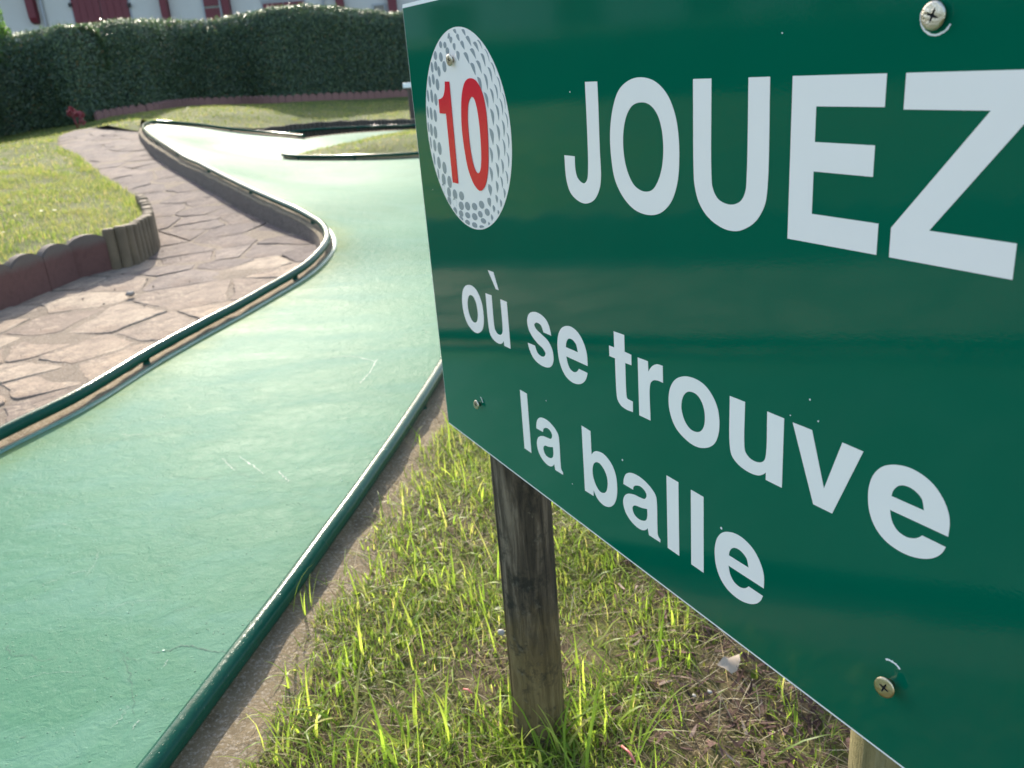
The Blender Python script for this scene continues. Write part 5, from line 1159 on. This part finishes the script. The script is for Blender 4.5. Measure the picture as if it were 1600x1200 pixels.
for i, (px, py, z, s) in enumerate([(66,333,.22,.014),(86,331,.22,.013),(41,307,.23,.010),(15,318,.23,.010),(122,302,.2,.009),(25,342,.22,.009),(8,372,.2,.009),(106,260,.24,.011),(295,177,.43,.035),(483,178,.26,.03)]):
    daisy(px, py, z, s, ['white daisy in the middle of the left lawn, the left of a pair', 'white daisy in the middle of the left lawn, the right of a pair'][i] if i < 2 else ('white flower on the far lawn beyond the track corner' if i == 8 else 'white flower on the far lawn near the hedge edging' if i == 9 else DL[i - 2]))
# dead leaf and pink straw on the soil
p = W(1138, 1048, .02)
lfm = simple("dry leaf", (.36, .28, .20), .7, .15, 60)
bm = bmesh.new(); pts = [(-.020, -.004), (-.012, -.013), (0, -.015), (.010, -.010), (.015, .001), (.020, .016), (.004, .012), (-.008, .008)]
c = bm.verts.new((0, 0, .003)); rg_ = [bm.verts.new((x, y, .006 * math.sin(i * 1.9) + .005)) for i, (x, y) in enumerate(pts)]
for i in range(len(rg_)): bm.faces.new((rg_[i], rg_[(i + 1) % len(rg_)], c))
o = bm_obj('dead_leaf', bm, lfm, None, True); o.location = (p[0], p[1], .030); o.rotation_euler = (.35, .2, .1); tag(o, 'beige dead leaf lying on dry soil under the lower edge of the sign', 'leaf')
p = W(972, 1180, .02); pinkm = simple("pink straw", (.62, .16, .14), .4, .1, 60)
o = tube('straw_piece', [(0, 0, 0), (.008, -.012, .0), (.014, -.028, -.004)], .0016, pinkm, None, 8); o.location = (p[0], p[1], .035); tag(o, 'thin pink stick lying in the grass at the bottom right of the wooden post', 'stick')
p = W(726, 1090, .02); o = tube('straw_piece', [(0, 0, 0), (.006, -.004, .002), (.012, -.010, .0)], .0013, pinkm, None, 8); o.location = (p[0], p[1], .035); tag(o, 'tiny pink stick in the grass between the rail and the wooden post', 'stick')
# fine cracks in the painted surface
crm = simple("crack shadowed paint", (.03, .10, .07), .8)
def crack(pts, w, seed):
    P = np.array([W(x, y, 0)[:2] for x, y in pts]); P = cat_rom(P, 14); rr = random.Random(seed); V = []; n = len(P)
    T = np.gradient(P, axis=0); T /= np.linalg.norm(T, axis=1)[:, None]
    for i in range(n):
        j = mnoise.noise(Vector((i * .35, seed, 0))) * .006; ww = w * (.35 + abs(mnoise.noise(Vector((i * .21, seed, 4)))) * 1.6) * min(1, i / 3, (n - 1 - i) / 3)
        N = np.array([-T[i][1], T[i][0]])
        for s_ in (-1, 1):
            q_ = P[i] + N * (j + s_ * ww / 2); V.append((q_[0], q_[1], float(T_track(q_[0], q_[1])[0]) + .0007))
    mesh_obj('crack', V, [(2 * i, 2 * i + 1, 2 * i + 3, 2 * i + 2) for i in range(n - 1)], crm, track)
crack([(8,1005),(20,1022),(45,1020),(62,1030),(90,1024)], .0016, 1)
crack([(165,1020),(184,1015),(196,1035),(205,1070),(209,1120)], .0013, 2)
crack([(232,1019),(262,1016),(285,1008),(310,1012),(330,1017),(358,1019)], .0022, 3)
crack([(195,1026),(215,1030),(225,1028)], .0014, 4)
crack([(240,882),(290,882)], .0012, 5); crack([(265,955),(310,945)], .0012, 6)
crack([(30,1152),(42,1148)], .002, 7); crack([(120,686),(160,684),(215,686)], .001, 8); crack([(350,715),(380,740),(395,746)], .001, 9)
crack([(260,740),(330,747),(440,752)], .0012, 10); crack([(130,690),(200,684),(330,660)], .001, 11); crack([(0,765),(60,768),(95,768)], .0014, 12); crack([(437,734),(452,752)], .001, 13); crack([(300,745),(360,740),(470,755)], .001, 14)

scm = simple("bare scratch", (.16, .26, .20), .7)
def scratch(pts, w, seed):
    global crm
    keep_ = crm; crm = scm; crack(pts, w, seed); crm = keep_
for i, (pp_, w_) in enumerate([([(108,894),(120,891),(136,889)], .0022), ([(63,912),(80,905),(94,901)], .0016), ([(133,898),(146,880),(154,858)], .0014), ([(256,1041),(259,1035),(263,1029)], .0024), ([(206,1140),(211,1132),(218,1124)], .0022),
    ([(189,676),(205,678),(224,675)], .003), ([(346,713),(355,722),(367,735)], .003), ([(371,709),(392,724),(414,740)], .004), ([(434,734),(442,742),(452,752)], .004), ([(30,1060),(70,1050),(130,1048)], .001), ([(150,960),(200,940),(280,936)], .001), ([(40,820),(90,815),(130,826)], .0012), ([(170,1140),(190,1120),(200,1100)], .0012), ([(560,600),(575,585),(590,560)], .006), ([(500,560),(545,556),(590,566)], .004)]):
    scratch(pp_, w_, 40 + i)
# paint blisters and grit beads that catch the sun on the track
bd = Mat("glossy paint bead", 0.08, 0.6); bd.color((0.20, 0.40, 0.28))
def dome(r):
    V = [(0, 0, r * .62)]; n = 8
    for s_, z in ((.5, .52), (.86, .28), (1.0, -.1)):
        V += [(r * s_ * math.cos(2 * math.pi * i / n), r * s_ * math.sin(2 * math.pi * i / n), r * z) for i in range(n)]
    T = [(0, 1 + i, 1 + (i + 1) % n) for i in range(n)]
    for k_ in range(2):
        for i in range(n):
            a_, b_ = 1 + k_ * n + i, 1 + k_ * n + (i + 1) % n; c_, d_ = a_ + n, b_ + n
            T += [(a_, c_, d_), (a_, d_, b_)]
    return np.array(V), np.array(T)
dv, dt = dome(1.0)
N_ = 5200
bx_ = RNG.uniform(-1.9, .6, N_); by_ = RNG.uniform(.8, 6.5, N_)
pr = np.array([.30 + 1.3 * mnoise.noise(Vector((float(a_) * 3.5, float(b_) * 3.5, 2.2))) for a_, b_ in zip(bx_, by_)])
k_ = inside(TRACK_POLY, bx_, by_) & (RNG.uniform(0, 1, N_) < pr)
bx_, by_ = bx_[k_], by_[k_]; bz_ = zt(bx_, by_); br_ = RNG.gamma(2.2, .00042, len(bx_)).clip(.0004, .0028)
Vb = dv[None] * br_[:, None, None] * np.array([1, 1, .8]) + np.stack([bx_, by_, bz_], 1)[:, None]
Tb = dt[None] + (np.arange(len(bx_)) * len(dv))[:, None, None]
tag(fast_mesh('paint_blister', Vb.reshape(-1, 3), Tb.reshape(-1, 3), bd.m, track, True), kind='stuff')
# ================================================================== GRASS
def blades(name, X, Y, Z, length, width, lean, azim, mat, parent=None, nseg=3, curl=1.0):
    n = len(X)
    t = np.linspace(0, 1, nseg + 1)
    dirx, diry = np.cos(azim), np.sin(azim)
    sx, sy = -diry, dirx
    ang0 = lean; rows = []
    px = np.zeros(n); pz = np.zeros(n); prev = 0
    P = []
    for k_, tk in enumerate(t):
        if k_:
            a_ = ang0 + curl * tk * tk * .9
            a_ = np.clip(a_, -1.5, 2.4)
            px = px + np.sin(a_) * length / nseg; pz = pz + np.cos(a_) * length / nseg
        w_ = width * (1 - tk ** 1.8) * .5 * (0.75 + .25 * (tk > 0))
        cx, cy, cz = X + dirx * px, Y + diry * px, Z + pz
        if k_ < nseg:
            P.append(np.stack([cx - sx * w_, cy - sy * w_, cz], 1)); P.append(np.stack([cx + sx * w_, cy + sy * w_, cz], 1))
        else: P.append(np.stack([cx, cy, cz], 1))
    V = np.stack(P, 1); m_ = V.shape[1]; V = V.reshape(-1, 3)
    b = (np.arange(n) * m_)[:, None]; T = []
    for k_ in range(nseg - 1):
        T += [b + [2 * k_, 2 * k_ + 1, 2 * k_ + 3], b + [2 * k_, 2 * k_ + 3, 2 * k_ + 2]]
    T.append(b + [2 * nseg - 2, 2 * nseg - 1, 2 * nseg])
    return tag(fast_mesh(name, V, np.concatenate(T), mat, parent), kind='stuff')
g1 = mk_leaf("fresh blade", [(0, (.14, .24, .035)), (.35, (.22, .33, .05)), (.7, (.32, .42, .075)), (.9, (.42, .48, .11)), (1, (.48, .45, .18))], .62, .42, (1.35, 1.35, .9), .25)
g2 = mk_leaf("short blade", [(0, (.11, .19, .03)), (.5, (.22, .31, .055)), (.85, (.34, .38, .09)), (1, (.44, .39, .18))], .62, .5, (1.35, 1.35, .9), .2)
g3 = mk_leaf("dry straw", [(0, (.13, .085, .045)), (.4, (.32, .24, .13)), (.75, (.50, .41, .25)), (1, (.64, .57, .40))], .5, .6, (1.1, 1.0, .8), .3)
g4 = mk_leaf("lawn blade", [(0, (.07, .13, .025)), (.3, (.14, .22, .04)), (.6, (.25, .31, .06)), (.78, (.34, .34, .10)), (.9, (.40, .30, .15)), (1, (.52, .42, .28))], .58, .55, (1.3, 1.35, .95), .15, patch=(2.6, .35, (.36, .31, .15)))
moss = mk_leaf("moss", [(0, (.14, .16, .02)), (.6, (.24, .26, .04)), (1, (.36, .34, .09))], .3, .7, (1.3, 1.3, .8), .2)
grass_r = tag(bpy.data.objects.new('grass', None), 'long bright grass mixed with straw and moss on the verge around the posts', 'grass', None, 'stuff')
COL.objects.link(grass_r)

# where turf begins beside the kerb, and how green it is
GB = np.array([W(x, y, 0)[:2] for x, y in [(400,1210),(418,1136),(450,1077),(488,1013),(520,926),(560,858),(597,800),(640,745),(660,715),(690,672),(720,640)]])
qg = np.polyfit(GB[:, 1], GB[:, 0], 2)
def gx(y): return np.polyval(qg, np.clip(y, .8, 3.0)) + np.where(y > 3.0, .5 * (y - 3.0), 0) - np.where(y < .8, .1 * (.8 - y), 0)
def nz(x, y, s, o_=0): return np.array([mnoise.noise(Vector((float(a_) * s, float(b_) * s, o_))) for a_, b_ in zip(x, y)])
def zver(x, y): return T_verge(x, y) - .004 + .012 * nz(x, y, 5.0)
def dry(x, y):
    """0 lush .. 1 bare, drier to the right under the board"""
    return np.clip((x - .10 - .16 * (y - 1.1)) / .30, 0, 1)
def sample(n, x0, x1, y0, y1, keep):
    x = RNG.uniform(x0, x1, n); y = RNG.uniform(y0, y1, n); k_ = keep(x, y); return x[k_], y[k_]
near = (-.62, 1.0, .55, 2.9)
# tall bright blades in tufts
def k1(x, y):
    c = nz(x, y, 7, 2.0) + .55 * nz(x, y, 21, 8.0)
    return (x > gx(y) + .02 * nz(x, y, 20, 4)) & (RNG.uniform(0, 1, len(x)) < np.clip(.42 + 2.6 * c, .03, 1) * (1 - .86 * dry(x, y)))
x, y = sample(24000, *near, k1)
n = len(x); blades('blades', x, y, zver(x, y) - .004, RNG.gamma(4, .0135, n).clip(.02, .14), RNG.uniform(.0016, .0044, n), RNG.normal(.62, .42, n), RNG.uniform(0, 2 * math.pi, n), g1, grass_r, 4, RNG.uniform(.2, 1.6, n))
def k2(x, y):
    c = nz(x, y, 6, 5.0)
    return (x > gx(y) - .005 + .03 * nz(x, y, 20, 4)) & (RNG.uniform(0, 1, len(x)) < np.clip(.6 + 1.2 * c, .1, 1) * (1 - .8 * dry(x, y)))
x, y = sample(170000, *near, k2); n = len(x)
blades('short_blades', x, y, zver(x, y) - .004, RNG.uniform(.012, .045, n), RNG.uniform(.0012, .0030, n), RNG.normal(.5, .45, n), RNG.uniform(0, 2 * math.pi, n), g2, grass_r, 3, RNG.uniform(.2, 2, n))
# straw thatch lying flat
x, y = sample(52000, *near, lambda x, y: (x > gx(y) - .02 + .03 * nz(x, y, 20, 4)) & (RNG.uniform(0, 1, len(x)) < .5 + .5 * dry(x, y))); n = len(x)
blades('straw', x, y, zver(x, y) + RNG.uniform(0, .012, n), RNG.gamma(3, .012, n).clip(.01, .10), RNG.uniform(.0006, .0016, n), RNG.normal(1.3, .28, n), RNG.uniform(0, 2 * math.pi, n), g3, grass_r, 3, RNG.normal(0, .35, n))
# moss cushions
x, y = sample(90000, *near, lambda x, y: (x > gx(y)) & ((nz(x, y, 9, 11.0) > .16)) & (RNG.uniform(0, 1, len(x)) > dry(x, y) * .9)); n = len(x)
blades('moss', x, y, zver(x, y) - .002, RNG.uniform(.005, .014, n), RNG.uniform(.0012, .0024, n), RNG.normal(.5, .5, n), RNG.uniform(0, 2 * math.pi, n), moss, grass_r, 2, 1.0)
# stray long blades leaning over the kerb and round the posts
def tuft(px, py, n, ln, spread, wd=.004):
    c = W(px, py, 0); a_ = RNG.uniform(0, 2 * math.pi, n)
    x = c[0] + RNG.normal(0, spread, n); y = c[1] + RNG.normal(0, spread, n)
    return x, y, ln * RNG.uniform(.55, 1.15, n), wd * RNG.uniform(.6, 1.2, n), a_
S_ = [tuft(*t) for t in [(860,1175,26,.13,.022,.0045),(825,1150,18,.10,.02),(900,1185,16,.14,.03,.005),(940,1160,10,.09,.03),(560,930,10,.09,.02),(480,960,8,.10,.012,.0022),(470,1060,12,.07,.02),(630,800,12,.09,.02),(520,1110,16,.10,.025,.005),(545,1060,12,.08,.02),
     (1010,1090,5,.06,.02,.004),(1060,1130,6,.08,.02),(1075,1030,5,.06,.02),(700,930,14,.09,.03),(650,880,12,.09,.03),(740,1000,12,.08,.03),(600,1020,14,.09,.03,.005),(680,1100,14,.08,.03),(620,1180,16,.10,.03,.005),(770,1120,12,.08,.03),(450,1150,10,.07,.02),(640,700,6,.07,.02,.003)]]
x, y, l_, w_, a_ = [np.concatenate([s_[i] for s_ in S_]) for i in range(5)]; n = len(x)
blades('long_blades', x, y, zver(x, y) - .004, l_, w_, RNG.normal(.45, .3, n).clip(-.2, 1.3), a_, g1, grass_r, 6, RNG.uniform(.3, 1.8, n))
# broad clover and plantain leaves
n = 420; x, y = sample(1500, *near, lambda x, y: (x > gx(y) + .04) & (nz(x, y, 10, 31.) > .22)); n = len(x)
blades('broad_leaves', x, y, zver(x, y), RNG.uniform(.012, .032, n), RNG.uniform(.007, .014, n), RNG.normal(.9, .3, n), RNG.uniform(0, 2 * math.pi, n), g2, grass_r, 4, 1.0)
# bark-like litter on the bare soil
x, y = sample(9000, .0, .9, .7, 2.2, lambda x, y: RNG.uniform(0, 1, len(x)) < dry(x, y) ** .7); n = len(x)
brk = mk_leaf("bark litter", [(0, (.03, .018, .015)), (.5, (.075, .04, .03)), (.85, (.17, .10, .08)), (1, (.34, .27, .2))], .1, .8, (1, 1, 1), .2)
blades('litter', x, y, zver(x, y) + RNG.uniform(.001, .014, n), RNG.uniform(.01, .04, n), RNG.uniform(.002, .008, n), RNG.normal(1.4, .25, n), RNG.uniform(0, 2 * math.pi, n), brk, grass_r, 3, RNG.normal(0, .6, n))
# rest of the verge, further back and to the side
x, y = sample(60000, -1.2, 8, -3, 9, lambda x, y: inside(VERGE_POLY, x, y) & ~((x > near[0]) & (x < near[1]) & (y > near[2]) & (y < near[3]))); n = len(x)
blades('verge_grass', x, y, zver(x, y), RNG.uniform(.03, .08, n), RNG.uniform(.004, .008, n), RNG.normal(.4, .3, n), RNG.uniform(0, 2 * math.pi, n), g2, grass_r, 2, 1.0)

def rl(x, y): return T_lawn(x, y) - .005 + .02 * nz(x, y, 1.1)
def lawn_grass(name, lab, N, box, L_, W_, mat, zf=rl, poly=LAWN_POLY, dens=None):
    x, y = sample(N, *box, lambda x, y: inside(poly, x, y) & ((RNG.uniform(0, 1, len(x)) < dens(x, y)) if dens else True)); n = len(x)
    o = blades(name, x, y, zf(x, y) - .004, RNG.uniform(*L_, n), RNG.uniform(*W_, n), RNG.normal(.45, .35, n), RNG.uniform(0, 2 * math.pi, n), mat, None, 2, RNG.uniform(.2, 1.4, n))
    return tag(o, lab, 'grass')
dn = lambda x, y: np.clip(.62 + 1.3 * nz(x, y, 3.5, 3.0) + .9 * nz(x, y, 11, 7.0), .06, 1)
lawn_grass('grass', 'short sunlit yellow-green grass on the raised lawn at the left', 210000, (-5.2, -1.7, 2.6, 8.2), (.014, .055), (.002, .0042), g4, dens=dn)
lawn_grass('grass', 'short grass on the far lawn between the track corner and the hedge', 190000, (-9.5, 3.5, 8.2, 17.5), (.02, .045), (.005, .010), g4, dens=dn)
lawn_grass('grass', 'short grass covering the lawn beyond the left side of the picture', 50000, (-12, -5.2, -3, 8.2), (.02, .05), (.006, .012), g4, dens=dn)
lawn_grass('grass', 'short grass growing on the small island between the two lanes of the track', 52000, (-3, 3.5, 8, 13.5), (.02, .045), (.004, .008), g4, lambda x, y: T_isl(x, y), isl_poly, dens=dn)
# taller edge tufts hanging over the edging
el = resample(np.array([p for p in EDGE[2:]] + [tuple(p) for p in LOGS] + [tuple(p) for p in PATH_L[:6]]), .02)
idx = RNG.integers(0, len(el), 2600); x = el[idx, 0] - .06 + RNG.normal(0, .045, 2600); y = el[idx, 1] + RNG.normal(0, .03, 2600)
m_ = inside(LAWN_POLY, x, y); x, y = x[m_], y[m_]; n = len(x)
tag(blades('grass', x, y, rl(x, y), RNG.uniform(.03, .075, n), RNG.uniform(.002, .004, n), RNG.normal(.5, .35, n), RNG.uniform(0, 2 * math.pi, n), g4, None, 3, RNG.uniform(.2, 1.6, n)), 'longer bright grass fringe along the top of the left edging', 'grass')
